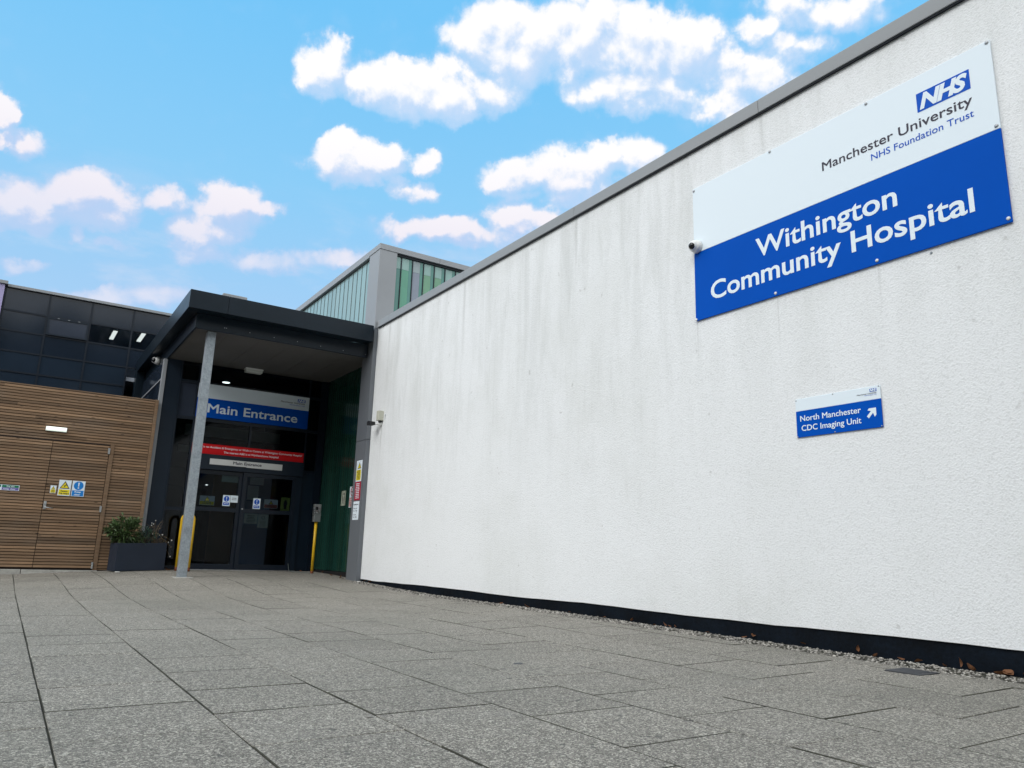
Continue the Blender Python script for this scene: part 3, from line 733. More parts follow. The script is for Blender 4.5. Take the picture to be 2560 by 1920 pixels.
for x0, x1, z0, z1 in [(2.515, 2.82, 2.5, 3.175), (2.515, 2.82, .72, 2.44), (2.515, 2.82, -.38, .66), (2.868, 3.93, 1.79, 2.44), (3.97, 5.105, 1.79, 2.44), (5.138, 5.37, 2.5, 3.175), (5.138, 5.37, 1.63, 2.44),
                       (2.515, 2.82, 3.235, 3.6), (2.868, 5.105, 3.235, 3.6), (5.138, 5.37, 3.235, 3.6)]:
    part('glass_pane', M['sky_tint_glass' if (x0, z0) == (2.515, 2.5) else 'mirror_glass' if x0 == 2.515 else 'glass'], lb, (x0, x1, YE + .018, YE + .026, z0, z1))
part('back_board', M['interior'], lb, (2.868, 5.105, YE + .03, YE + .05, 2.5, 3.175))
part('door_header', M['navy_metal'], lb, (2.868, 5.105, YE - .06, YE + .06, 1.485, 1.785), bevel=.004)
part('right_panel', M['navy_metal'], lb, (5.138, 5.37, YE, YE + .04, -.45, 1.57)); part('jamb', M['navy_metal'], lb, (4.99, 5.105, YE - .03, YE + .06, -.45, 1.484))
part('threshold', M['steel'], lb, (2.868, 5.105, YE - .10, YE + .10, -.50, zf + .006))
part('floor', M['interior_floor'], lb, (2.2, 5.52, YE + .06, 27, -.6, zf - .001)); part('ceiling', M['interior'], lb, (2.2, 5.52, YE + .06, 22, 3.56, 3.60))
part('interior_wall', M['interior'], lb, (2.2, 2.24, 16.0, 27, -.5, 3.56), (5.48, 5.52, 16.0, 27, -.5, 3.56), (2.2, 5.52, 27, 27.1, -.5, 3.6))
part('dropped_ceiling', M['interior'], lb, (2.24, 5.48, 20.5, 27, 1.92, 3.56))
# roof beams seen through the fanlight
part('beam', M['old_paper'], lb, (2.9, 4.9, 17.0, 17.1, 2.30, 2.52), (2.9, 4.9, 17.6, 17.7, 2.0, 2.14))
def leaf(x0, x1, y, st, name):
    d = MB(); zt = 1.478; zb = zf + .014
    d.box(x0, x0 + st[0], y, y + .045, zb, zt); d.box(x1 - st[1], x1, y, y + .045, zb, zt)
    for z0, z1 in ((zb, zb + .10), (.68, .755), (zt - .075, zt)): d.box(x0 + st[0], x1 - st[1], y + .002, y + .043, z0, z1)
    o = d.build(name, M['frame_metal'], lb)
    for z0, z1 in ((zb + .10, .68), (.755, zt - .075)): part('glass_pane', M['glass'], o, (x0 + st[0], x1 - st[1], y + .02, y + .026, z0, z1))
    return o
leaf(2.872, 3.93, YE + .005, (.13, .10), 'sliding_door'); d2 = leaf(3.90, 4.985, YE - .045, (.075, .075), 'sliding_door')
part('door_lock', M['steel'], d2, (3.925, 3.95, YE - .052, YE - .046, .74, .76))

# inside: things dimly seen through the glass
t = thing('wooden_screen', (3.95, 17.6, zf), 'brown wooden screen standing inside behind the left sliding door', 'screen')
part('panel', M['brown_wood'], t, (3.72, 4.22, 17.6, 17.65, zf + .06, 1.62), bevel=.004); part('base', M['black'], t, (3.70, 4.24, 17.52, 17.73, zf, zf + .059))
t = thing('blue_display_board', (4.4, 16.5, zf), 'tall blue display board standing inside behind the right sliding door', 'display board')
part('panel', M['blue_board'], t, (4.10, 4.66, 16.45, 16.48, zf + .03, 1.62)); part('foot', M['steel'], t, (4.12, 4.64, 16.36, 16.58, zf, zf + .029)); part('edge', M['steel'], t, (4.072, 4.098, 16.445, 16.485, zf + .03, 1.62))
def sheet(axis, d, u0, u1, z0, z1, name, label, m, cat='notice', rows=0, seed=1, th=.003):
    F = Face(axis, d); base = F.p((u0 + u1) / 2, z0)
    t = thing(name, base, label, cat)
    F.slab(MB(), u0, u1, z0, z1, 0, th).build('sheet', m, t)
    if rows: strokes(t, F, u0 + (u1 - u0) * .12, u1 - (u1 - u0) * .12, z0 + (z1 - z0) * .1, z1 - (z1 - z0) * .15, rows, M['ink'], th + .0012, seed)
    return t, F
sheet('Y', 16.45, 4.20, 4.49, 1.30, 1.46, 'paper_notice', 'pale grey paper at the top of the blue display board inside', M['paper'])
sheet('Y', 16.45, 4.17, 4.40, .98, 1.28, 'paper_notice', 'pale grey poster lower down the blue display board inside', M['paper'], rows=0)
sheet('Y', YE + .0425, 3.50, 3.82, 1.27, 1.40, 'paper_notice', 'blank pale green paper high inside the left sliding door', M['old_paper'])
t = thing('ceiling_downlight', (3.63, 17.13, 3.53), 'round lit downlight in the lobby ceiling above the entrance sign', 'lamp')
MB().lathe((3.63, 17.13, 3.559), (0, 0, -1), [(0, .095), (.012, .09)], 24).build('rim', M['white_plastic'], t); MB().lathe((3.63, 17.13, 3.546), (0, 0, -1), [(0, .078), (.004, .075)], 24).build('lamp', M['spot_glow'], t)
dl = None
for k, (x, y) in enumerate([(6.65 * .72, 21.4), (4.95, 23.2), (4.62, 25.2), (5.2, 25.6), (5.12, 22.4)]):
    if dl is None:
        dl = thing('ceiling_downlight', (x, y, 1.90), 'small lit downlight deep inside the dark entrance lobby', 'lamp', 'downlights deep inside the lobby')
        dp = [MB().lathe((x, y, 1.919), (0, 0, -1), [(0, .05), (.01, .045)], 12).build('rim', M['white_plastic'], dl), MB().lathe((x, y, 1.908), (0, 0, -1), [(0, .04), (.006, .035)], 12).build('lamp', M['spot_glow'], dl)]
    else:
        c = dl.copy(); COL.objects.link(c); c.location = (x, y, 1.90)
        for p in dp: q = p.copy(); COL.objects.link(q); q.parent = c

# ================================================================== NHS HEADED SIGNS
def crest(t, F, u0, u1, z0, z1, n, uL, uR, zb, cap, zb2, cap2, uL2):
    """blue lozenge with white italic NHS, trust name below"""
    rect(t, F, u0, u1, z0, z1, M['nhs_blue'], n, 'logo_field')
    w_, h_ = u1 - u0, z1 - z0
    letters(t, F, 'NHS', u0 + w_ * .05, u1 - w_ * .04, z0 + h_ * .09, h_ * .82, M['white_sign'], n + .0012, .045, .28, 'logo_letters', .92)
    letters(t, F, 'Manchester University', uL, uR, zb, cap, M['ink'], n, .010)
    letters(t, F, 'NHS Foundation Trust', uL2, uR, zb2, cap2, M['nhs_blue'], n, .006)

# big sign on the white wall
F = Face('X', XW - .006)
t = thing('hospital_sign', (XW, 3.518, 2.295), 'large white and blue hospital name sign high on the white wall', 'sign')
F.slab(MB(), 2.098, 4.938, 3.0, 3.702, 0, .014).build('white_panel', M['white_sign'], t, bevel=.003)
F.slab(MB(), 2.098, 4.938, 2.295, 2.9985, 0, .014).build('blue_panel', M['blue_sign'], t, bevel=.003)
n = .0155
crest(t, F, 2.643, 2.255, 3.394, 3.552, n, 3.473, 2.254, 3.268, .080, 3.169, .056, 3.037)
letters(t, F, 'Withington', 4.19, 2.860, 2.712, .182, M['white_sign'], n, .017)
letters(t, F, 'Community Hospital', 4.735, 2.319, 2.456, .182, M['white_sign'], n, .017)
screws(t, F, [(4.921, 3.678), (3.99, 3.69), (3.044, 3.685), (2.119, 3.687), (2.122, 3.025)], .014, .014)
screws(t, F, [(2.119, 2.326), (3.058, 2.325), (4.001, 2.321), (4.929, 2.308)], .014, .014, M['white_plastic'])

# small direction sign
t = thing('direction_sign', (XW, 3.495, 1.021), 'small white and blue direction sign with an arrow below the hospital name', 'sign')
F.slab(MB(), 3.121, 3.868, 1.240, 1.344, 0, .006).build('white_panel', M['white_sign'], t, bevel=.002)
F.slab(MB(), 3.121, 3.868, 1.021, 1.2395, 0, .006).build('blue_panel', M['blue_sign'], t, bevel=.002)
n = .0075
crest(t, F, 3.207, 3.151, 1.301, 1.326, n, 3.312, 3.152, 1.286, .0105, 1.275, .0065, 3.252)
letters(t, F, 'North Manchester', 3.828, 3.288, 1.152, .047, M['white_sign'], n, .012)
letters(t, F, 'CDC Imaging Unit', 3.820, 3.290, 1.071, .047, M['white_sign'], n, .012)
A = (3.232, 1.108); Tp = (3.167, 1.176)
flat(t, F, [(3.243, 1.116), (3.228, 1.100), (3.192, 1.138), (3.180, 1.106), (3.166, 1.122), (3.166, 1.176), (3.223, 1.176), (3.235, 1.161), (3.207, 1.154)], M['white_sign'], n, 'arrow')
screws(t, F, [(3.86, 1.332), (3.52, 1.336), (3.133, 1.337), (3.131, 1.03), (3.52, 1.03), (3.862, 1.028)], .006, .006)

# main entrance sign over the doors
FE = Face('Y', YE - .018)
t = thing('entrance_sign', (3.98, YE, 2.512), 'wide white and blue sign reading Main Entrance above the doors', 'sign')
FE.slab(MB(), 2.845, 5.112, 2.906, 3.196, 0, .02).build('white_panel', M['white_sign'], t, bevel=.003)
FE.slab(MB(), 2.845, 5.112, 2.512, 2.9045, 0, .02).build('blue_panel', M['blue_sign'], t, bevel=.003)
n = .0215
crest(t, FE, 4.856, 5.026, 3.068, 3.134, n, 4.50, 5.02, 3.026, .034, 2.985, .022, 4.69)
letters(t, FE, 'Main Entrance', 3.055, 4.885, 2.618, .182, M['white_sign'], n, .017)
# red notice
FR = Face('Y', YE - .016)
t = thing('red_notice', (3.98, YE, 1.79), 'long red notice board with white text between the entrance signs', 'sign')
FR.slab(MB(), 2.855, 5.098, 1.79, 1.99, 0, .015).build('board', M['red_sign'], t, bevel=.002)
letters(t, FR, 'There is no Accident & Emergency or Walk-in Centre at Withington Community Hospital', 2.90, 5.058, 1.912, .038, M['white_sign'], .0165, .012)
letters(t, FR, 'The nearest A&E is at Wythenshawe Hospital', 3.465, 4.565, 1.83, .038, M['white_sign'], .0165, .012)
# narrow silver plates on the header, right one dropped a little
FH = Face('Y', YE - .062)
t = thing('header_sign', (3.93, YE - .06, 1.59), 'narrow silver strip sign reading Main Entrance on the door header', 'sign')
FH.slab(MB(), 3.212, 3.925, 1.588, 1.702, 0, .008).build('plate', M['silver_sign'], t, bevel=.001); FH.slab(MB(), 3.928, 4.656, 1.578, 1.702, 0, .008).build('plate', M['silver_sign'], t, bevel=.001)
letters(t, FH, 'Main Entrance', 3.66, 4.228, 1.620, .060, M['ink'], .0095, .022)

# notices on and behind the door glass
def warn(axis, d, u0, u1, z0, z1, label, field, sheet_m, seed):
    t, F = sheet(axis, d, u0, u1, z0, z1, 'warning_notice', label, sheet_m, 'notice')
    h = z1 - z0; w = u1 - u0
    rect(t, F, u0 + w * .03, u1 - w * .03, z0 + h * .05, z0 + h * .42, field, .0042, 'text_field'); strokes(t, F, u0 + w * .1, u1 - w * .1, z0 + h * .09, z0 + h * .39, 2, M['ink'], .0054, seed)
    triangle(t, F, (u0 + u1) / 2, z0 + h * .45, w * .34, h * .48, .0042)
warn('Y', YE + .036, 3.126, 3.409, .790, .972, 'yellow warning notice behind the glass of the left sliding door', M['yellow_sign'], M['paper'], 3)
warn('Y', YE - .012, 4.371, 4.652, .795, .975, 'faded orange warning notice behind the glass of the right sliding door', M['salmon_sign'], M['paper'], 4)
def keep(axis, d, u0, u1, z0, z1, label):
    t, F = sheet(axis, d, u0, u1, z0, z1, 'mandatory_notice', label, M['white_sign'], 'notice')
    w, h = u1 - u0, z1 - z0
    mandatory(t, F, (u0 + u1) / 2, z1 - h * .34, w * .37, .0042, M['nhs_blue'], h * .26)
    rect(t, F, u0 + w * .1, u1 - w * .1, z0 + h * .08, z0 + h * .32, M['nhs_blue'], .0042, 'text_field'); strokes(t, F, u0 + w * .2, u1 - w * .2, z0 + h * .14, z0 + h * .27, 1, M['white_sign'], .0054, 2)
keep('Y', YE + .003, 3.555, 3.698, .793, 1.006, 'white notice with blue exclamation disc on the left sliding door')
keep('Y', YE - .047, 4.14, 4.285, .766, .977, 'white notice with blue exclamation disc on the right sliding door')
t, F_ = sheet('Y', YE + .003, 3.703, 3.845, .868, 1.008, 'paper_notice', 'square white paper notice beside the blue disc on the left sliding door', M['white_sign'])
strokes(t, F_, 3.725, 3.825, .91, .97, 2, M['ink'], .0042, 5, .35)
t, F_ = sheet('Y', YE - .012, 4.71, 4.90, .765, 1.037, 'paper_notice', 'yellow green poster with a dark figure right of the door warnings', M['lime_paper'])
flat(t, F_, [(4.78, .80), (4.83, .80), (4.845, .92), (4.825, .98), (4.79, .98), (4.77, .92)], M['ink'], .0042, 'figure')
t, F_ = sheet('Y', YE - .012, 4.003, 4.269, .468, .672, 'paper_notice', 'wide faded yellow paper below the rail of the right sliding door', M['old_paper'], rows=5, seed=8)
t, F_ = sheet('Y', YE - .012, 4.279, 4.489, .395, .672, 'paper_notice', 'upright faded yellow paper with a round emblem in the right sliding door', M['old_paper'])
disc(t, F_, 4.384, .60, .035, M['ink'], .0042, 'emblem_ring'); disc(t, F_, 4.384, .60, .027, M['old_paper'], .0054, 'emblem_ring'); strokes(t, F_, 4.31, 4.46, .42, .54, 5, M['ink'], .0042, 9, .3)

# notices on the pilaster (face X = 5.3) and the green side wall
t, F_ = sheet('X', 5.3, 13.035, 13.290, 1.240, 1.628, 'warning_sign', 'white and yellow camera warning sign topmost on the grey pilaster', M['white_sign'], 'sign', th=.004)
triangle(t, F_, 13.15, 1.478, .165, .118, .0055); rect(t, F_, 13.06, 13.272, 1.262, 1.455, M['yellow_sign'], .0055, 'text_field'); strokes(t, F_, 13.255, 13.075, 1.275, 1.447, 7, M['ink'], .0068, 11, .55)
t, F_ = sheet('X', 5.3, 13.032, 13.292, .900, 1.234, 'red_sign', 'crimson notice with white text in the middle of the grey pilaster', M['crimson_sign'], 'sign', th=.004)
strokes(t, F_, 13.265, 13.06, .925, 1.215, 9, M['white_sign'], .0055, 12, .5)
t, F_ = sheet('X', 5.3, 13.042, 13.312, .546, .878, 'opening_hours_sign', 'white opening hours sign lowest on the grey pilaster', M['white_sign'], 'sign', th=.004)
letters(t, F_, 'Opening Hours', 13.295, 13.062, .812, .024, M['ink'], .0055, .02)
for s_, z_, ue in (('Mon to Fri', .742, 13.13), ('7am - 10pm', .700, 13.10), ('Sat to Sun', .630, 13.15), ('8am - 10pm', .588, 13.11)): letters(t, F_, s_, 13.285, ue, z_, .020, M['ink'], .0055, .02)
t, F_ = sheet('X', 5.53, 14.34, 14.548, .862, 1.152, 'paper_notice', 'pale green printed notice alone on the green glass side wall', M['old_paper'], rows=0)
strokes(t, F_, 14.525, 14.37, .90, 1.04, 6, M['ink'], .0042, 14, .5); disc(t, F_, 14.425, 1.09, .025, M['ink'], .0042, 'emblem')
t, F_ = sheet('X', 5.53, 13.87, 14.126, .813, 1.217, 'prohibition_sign', 'white and red no smoking sign half hidden by the grey pilaster', M['white_sign'], 'sign')
disc(t, F_, 13.998, 1.115, .085, M['red_sign'], .0042, 'red_ring'); disc(t, F_, 13.998, 1.115, .066, M['white_sign'], .0054, 'ring_field')
flat(t, F_, [(14.05, 1.155), (14.04, 1.165), (13.945, 1.075), (13.955, 1.065)], M['red_sign'], .0078, 'red_bar'); rect(t, F_, 13.94, 14.055, 1.105, 1.122, M['ink'], .0066, 'cigarette')
rect(t, F_, 13.885, 14.11, .83, 1.0, M['salmon_sign'], .0042, 'text_field'); strokes(t, F_, 14.095, 13.90, .84, .99, 4, M['white_sign'], .0054, 15, .45)

# ================================================================== CURTAIN WALL BLOCK
YC = 19.05
cw = thing('office_block', (0, 22, -.6), 'dark glazed office block behind the timber clad store', 'building')
XS = [-.72, .117, .953, 1.815, 2.66, 3.50, 4.35, 5.2]; ZS = [5.352, 4.855, 4.418, 3.967, 3.523, 3.08, 2.63, 2.18]
for i in range(len(XS) - 1):
    for j in range(len(ZS) - 1):
        x0, x1, z1, z0 = XS[i] + .018, XS[i + 1] - .018, ZS[j] - .018, ZS[j + 1] + .018
        if XS[i + 1] > 2.3 and j >= 3: continue
        if i == 1 and j == 1:
            w_ = MB(); e = .035
            w_.box(x0, x1, YC - .045, YC - .005, z0, z0 + e); w_.box(x0, x1, YC - .045, YC - .005, z1 - e, z1)
            w_.box(x0, x0 + e, YC - .045, YC - .005, z0 + e, z1 - e); w_.box(x1 - e, x1, YC - .045, YC - .005, z0 + e, z1 - e)
            wf = w_.build('window', M['navy_metal'], cw)
            part('pane', M['sky_tint_glass'], wf, (x0 + e, x1 - e, YC - .03, YC - .02, z0 + e, z1 - e))
            for q in (.25, .5, .75):
                part('vent_clip', M['screw'], wf, (x0 + (x1 - x0) * q - .02, x0 + (x1 - x0) * q + .02, YC - .055, YC - .046, z1 - .012, z1 - .004))
            part('back_panel', M['spandrel'], cw, (x0, x1, YC + .01, YC + .02, z0, z1)); continue
        if i >= 2 and j == 1: part('glass_pane', M['win_glass'], cw, (x0, x1, YC + .004, YC + .010, z0, z1))
        else: part('spandrel_panel', M['spandrel' if j < 3 else 'spandrel_low'], cw, (x0, x1, YC + .004, YC + .014, z0, z1))
fb = MB()
for x in XS: fb.box(x - .018, x + .018, YC - .012, YC + .03, 2.2 if x < 2.3 else 3.6, 5.35)
for z in ZS[1:]:
    for a, c in zip(XS, XS[1:]):
        if c > 2.3 and z < 3.9: continue
        fb.box(a + .018, c - .018, YC - .009, YC + .028, z - .018, z + .018)
fb.build('mullions', M['frame_metal'], cw)
part('coping', M['coping_metal'], cw, (-.70, 5.28, YC - .06, YC + .4, 5.353, 5.415), bevel=.004)
part('side_panel', M['lavender'], cw, (-9, -.745, YC - .10, YC + .3, -.6, 5.38)); part('side_coping', M['coping_metal'], cw, (-9, -.70, YC - .14, YC + .4, 5.383, 5.455), bevel=.004)
part('room_shell', M['room'], cw, (.93, 5.25, 23.4, 23.5, 3.7, 5.3), (.93, 5.25, YC + .05, 23.4, 5.22, 5.30), (.93, 5.25, YC + .05, 23.4, 3.66, 3.75), (.88, .93, YC + .05, 23.4, 3.7, 5.3))
part('lower_wall', M['spandrel_low'], cw, (-.74, 2.1, YC + .02, YC + .2, -.6, 2.2)); part('roof', M['roof_felt'], cw, (-9, 5.25, YC + .4, 27.2, 5.30, 5.36))
part('rear_wall', M['lavender'], cw, (-9, 5.25, 27.15, 27.3, -.6, 5.3), (-9, -8.8, YC + .3, 27.15, -.6, 5.3))
l1 = thing('ceiling_light', (1.60, 21.1, 5.16), 'lit ceiling panel seen through the office glass, left one of two', 'lamp')
lp = [MB().box(1.55, 1.66, 20.62, 21.58, 5.175, 5.218).build('housing', M['white_plastic'], l1), MB().box(1.558, 1.652, 20.63, 21.57, 5.165, 5.173).build('diffuser', M['ceiling_glow'], l1)]
c = l1.copy(); COL.objects.link(c); c.location = (2.215, 20.87, 5.16); c['label'] = 'lit ceiling panel seen through the office glass, nearest the canopy'
for p in lp: q = p.copy(); COL.objects.link(q); q.parent = c

# ================================================================== TIMBER CLAD STORE
YT = 15.75
tb = thing('timber_store', (0, 16.3, -.55), 'timber slat clad store with double doors left of the entrance', 'building')
def slats(mb, x0, x1, z0, z1, y, seed):
    r = random.Random(seed); P = .0516; k0 = math.ceil((z0 + .6 - .042) / P); z = -.6 + k0 * P
    k = int(round((z0 + .6) / P)); z = -.6 + k * P
    while z < z1 - .01:
        a, c = max(z, z0), min(z + .039, z1)
        if c - a > .008:
            x = x0; rr = random.Random(seed * 977 + k)
            while x < x1 - .001:
                L = rr.uniform(1.2, 4.2); xe = min(x1, x + L)
                if x1 - xe < .4: xe = x1
                tn = max(.55, rr.gauss(1.0, .20)); yo = rr.uniform(-.002, .002)
                mb.box(x + (.0008 if x > x0 else 0), xe, y + yo, y + .028, a, c, 0, tn); x = xe
        k += 1; z += P
    return mb
zb_ = -.478
part('shell', M['timber_dark'], tb, (-6, 2.10, YT + .03, 16.6, -.56, 2.69))
m_ = MB(); slats(m_, -6, 2.075, 1.785, 2.722, YT, 4); slats(m_, 1.50, 2.075, zb_, 1.785, YT, 4); slats(m_, -6, -.46, zb_, 1.785, YT, 4)
m_.build('slat_cladding', M['timber'], tb)
part('corner_board', M['timber'], tb, (2.080, 2.142, YT - .012, YT + .05, -.53, 2.728), bevel=.003)
part('top_flashing', M['timber_dark'], tb, (-6, 2.1, YT + .03, 16.62, 2.69, 2.70))
part('sill', M['kerb'], tb, (-6, .342, YT - .03, YT + .05, -.62, -.484), (.352, 1.505, YT - .03, YT + .05, -.62, -.486), bevel=.006)
df = MB(); df.box(1.428, 1.497, YT - .018, YT + .03, -.482, 1.80, 0, .85)
df.build('door_frame', M['timber'], tb, bevel=.003)
part('door_head', M['timber_dark'], tb, (-.46, 1.428, YT + .0, YT + .03, 1.762, 1.783))
def tdoor(x0, x1, seed):
    m_ = MB(); slats(m_, x0, x1, -.470, 1.755, YT + .002, seed); m_.box(x0, x1, YT + .0302, YT + .034, -.47, 1.755, 1)
    return m_.build('door', [M['timber'], M['timber_dark']], tb)
tdoor(-.45, .503, 5); dr = tdoor(.513, 1.418, 6)
h_ = MB(); h_.box(.520, .562, YT - .012, YT - .002, .55, .69); hp = h_.build('handle', M['steel'], dr, bevel=.002)
h2 = MB(); h2.tube([(.541, YT - .012, .585), (.541, YT - .045, .585), (.55, YT - .055, .583), (.67, YT - .055, .568)], .008, 8); h2.tube([(.541, YT - .012, .65), (.541, YT - .018, .65)], .011, 10); h2.build('lever', M['steel'], dr, smooth=True)
for z in (1.66, .60, -.40):
    hb = MB(); hb.box(1.40, 1.427, YT - .022, YT + .0, z - .055, z + .055); hb.tube([(1.425, YT - .028, z - .05), (1.425, YT - .028, z + .05)], .008, 8); hb.build('hinge', M['steel'], dr)
FT = Face('Y', YT - .004)
t = thing('fire_exit_sign', (-.02, YT, .84), 'green and purple fire exit keep clear sign on the timber door', 'sign')
FT.slab(MB(), -.22, .123, .836, .930, 0, .004).build('board', M['white_sign'], t)
rect(t, FT, -.13, .113, .886, .924, M['green_sign'], .0055, 'green_field'); rect(t, FT, -.13, .113, .842, .883, M['purple_sign'], .0055, 'purple_field')
letters(t, FT, 'Fire exit', -.065, .052, .893, .023, M['white_sign'], .0068, .02); letters(t, FT, 'Keep clear', -.105, .070, .850, .023, M['white_sign'], .0068, .02)
rect(t, FT, -.205, -.145, .886, .924, M['green_sign'], .0055, 'running_figure'); disc(t, FT, -.175, .862, .018, M['light_blue_sign'], .0055, 'blue_disc')
t, F_ = sheet('Y', YT - .004, .583, .675, .835, .970, 'warning_sign', 'smallest yellow warning sign by the timber door handle', M['white_sign'], 'sign')
triangle(t, F_, .629, .905, .058, .055, .0042); rect(t, F_, .590, .668, .842, .900, M['yellow_sign'], .0042, 'text_field'); strokes(t, F_, .597, .661, .846, .897, 3, M['ink'], .0054, 21, .5)
t, F_ = sheet('Y', YT - .004, .705, .897, .800, 1.077, 'warning_sign', 'caution trip hazard sign with yellow triangle on the timber door', M['white_sign'], 'sign')
triangle(t, F_, .801, .925, .160, .135, .0042, 'trip'); rect(t, F_, .717, .886, .815, .910, M['yellow_sign'], .0042, 'text_field')
letters(t, F_, 'Caution', .745, .855, .868, .026, M['ink'], .0054, .03); letters(t, F_, 'Trip hazard', .724, .880, .828, .026, M['ink'], .0054, .03)
t, F_ = sheet('Y', YT - .004, .915, 1.116, .800, 1.077, 'mandatory_sign', 'blue keep clear sign with white exclamation mark on the timber door', M['white_sign'], 'sign')
mandatory(t, F_, 1.015, .992, .077, .0042, M['light_blue_sign']); rect(t, F_, .924, 1.107, .808, .907, M['light_blue_sign'], .0042, 'text_field')
letters(t, F_, 'Keep', .965, 1.065, .868, .028, M['white_sign'], .0054, .03); letters(t, F_, 'clear', .962, 1.06, .820, .028, M['white_sign'], .0054, .03)
t = thing('bulkhead_light', (.527, YT, 1.92), 'lit white bulkhead light on the timber cladding above the doors', 'lamp')
part('base', M['white_plastic'], t, (.362, .695, YT - .03, YT - .002, 1.926, 2.008), bevel=.006)
ls = MB(); ls.prism([(.372, YT - .031, 1.932), (.372, YT - .075, 1.94), (.372, YT - .085, 1.985), (.372, YT - .06, 2.002), (.372, YT - .031, 2.003)], (.313, 0, 0)); ls.build('diffuser', M['lit_lens'], t, bevel=.006)

# ================================================================== SMALL FITTINGS
t = thing('surface_light', (3.83, 15.70, 3.53), 'unlit linear light fitting under the canopy soffit', 'lamp')
part('base', M['white_plastic'], t, (3.66, 4.01, 15.58, 15.76, 3.575, 3.604)); part('diffuser', M['lens'], t, (3.668, 4.002, 15.588, 15.752, 3.522, 3.574), bevel=.012)
def dome_cam(c, ax, look, r, name, label):
    c = Vector(c); ax = Vector(ax).normalized(); look = Vector(look).normalized()
    t = thing(name, c, label, 'camera')
    MB().lathe(c, ax, [(0, r * 1.05), (r * .35, r * 1.05), (r * .75, r * 1.0), (r * 1.0, r * .86)], 24).build('base', M['white_plastic'], t, smooth=True)
    MB().sphere(c + ax * r * .92, r * .86, 24, 14).build('shell', M['white_plastic'], t, smooth=True)
    MB().sphere(c + ax * r * .92 + look * r * .42, r * .60, 20, 12).build('dome', M['dome'], t, smooth=True)
dome_cam((XW - .021, 4.888, 3.055), (-1, 0, 0), (-.75, -.15, -.25), .062, 'dome_camera', 'white dome camera on the left edge of the hospital name sign')
dome_cam((2.187, 16.75, 3.72), (-1, 0, 0), (-.7, -.6, -.1), .085, 'dome_camera', 'white dome camera on the canopy side fascia')
t = thing('security_camera', (XW, 12.45, 2.2), 'black camera below a cream junction box on the white wall', 'camera')
part('junction_box', M['cream_plastic'], t, (5.28, XW, 12.40, 12.50, 2.285, 2.462), bevel=.006); part('gland', M['black'], t, (5.31, XW - .02, 12.42, 12.47, 2.255, 2.284))
b_ = MB(); b_.lathe((XW, 12.47, 2.235), (-1, 0, 0), [(0, .04), (.02, .038), (.045, .022)], 14); b_.sphere((XW - .05, 12.48, 2.228), .026, 12, 8); b_.tube([(XW - .05, 12.48, 2.228), (5.26, 12.56, 2.225)], .012, 8); b_.build('bracket', M['white_plastic'], t, smooth=True)
b_ = MB(); b_.prism([(5.17, 12.50, 2.205), (5.17, 12.50, 2.265), (5.17, 12.62, 2.285), (5.17, 12.66, 2.255), (5.17, 12.64, 2.205)], (.10, 0, 0)); b_.build('body', M['black'], t, bevel=.004)
t = MB(); t.lathe((XW - .001, 12.33, 2.375), (-1, 0, 0), [(0, .016), (.006, .014)], 12); t.prism([(XW - .006, 12.319, 2.372), (XW - .006, 12.341, 2.372), (XW - .006, 12.332, 2.295), (XW - .006, 12.328, 2.295)], (.004, 0, 0))
tag(t.build('wall_plug', M['galv']), 'small grey drop shaped wall plug right of the junction box', 'wall plug')
t = MB(); t.lathe((XW - .0, 2.656, 2.259), (-1, 0, 0), [(0, .011), (.008, .008)], 10)
tag(t.build('wall_bolt', M['galv']), 'lone small bolt in the white wall below the hospital sign', 'bolt')

# yellow hoop guard
hp = thing('hoop_guard', (2.84, 15.2, -.45), 'yellow steel hoop guard behind the galvanised column', 'barrier')
a0, a1 = Vector((2.745, 15.28, 0)), Vector((2.925, 15.12, 0)); zt = .555; pth = []
pth.append(a0 + Vector((0, 0, gz(2.74, 15.2) + .07)));
dv = (a1 - a0); L = dv.length; dv.normalize(); rc = .09
for k in range(7): an = math.pi / 2 * k / 6; pth.append(a0 + dv * (rc - rc * math.cos(an)) + Vector((0, 0, zt - rc + rc * math.sin(an))))
for k in range(7): an = math.pi / 2 * (1 - k / 6); pth.append(a1 - dv * (rc - rc * math.cos(an)) + Vector((0, 0, zt - rc + rc * math.sin(an))))
pth.append(a1 + Vector((0, 0, gz(2.92, 15.1) + .07)))
MB().tube(pth, .026, 14).build('hoop', M['yellow'], hp, smooth=True)
for q in (a0, a1): MB().tube([q + Vector((0, 0, gz(q.x, q.y) - .01)), q + Vector((0, 0, gz(q.x, q.y) + .07))], .028, 14).build('rusty_foot', M['rust'], hp, smooth=True)
# intercom
ic = thing('intercom_post', (5.178, 14.92, -.47), 'yellow post carrying a grey door intercom by the green wall', 'intercom')
gz_i = gz(5.18, 14.9)
MB().tube([(5.180, 14.92, gz_i + .05), (5.180, 14.92, .56)], .028, 16).build('post', M['yellow'], ic, smooth=True)
MB().tube([(5.180, 14.92, gz_i - .01), (5.180, 14.92, gz_i + .05)], .030, 16).build('rusty_foot', M['rust'], ic, smooth=True)
bx = MB(); bx.box(5.103, 5.24, 14.85, 14.95, .538, .884); bx = bx.build('housing', M['steel'], ic, bevel=.005)
part('speaker_grille', M['black'], bx, (5.125, 5.175, 14.844, 14.8495, .77, .83)); part('call_button', M['white_plastic'], bx, (5.147, 5.157, 14.845, 14.8495, .715, .725)); part('side_latch', M['steel'], bx, (5.2405, 5.255, 14.88, 14.92, .66, .72))
cb = MB(); cb.tube([(5.14, 14.92, gz_i + .01), (5.05, 15.1, gz(5.05, 15.1) + .008), (4.95, 15.45, gz(4.95, 15.4) + .008), (4.97, 15.72, -.43), (4.97, 15.80, -.30)], .006, 6)
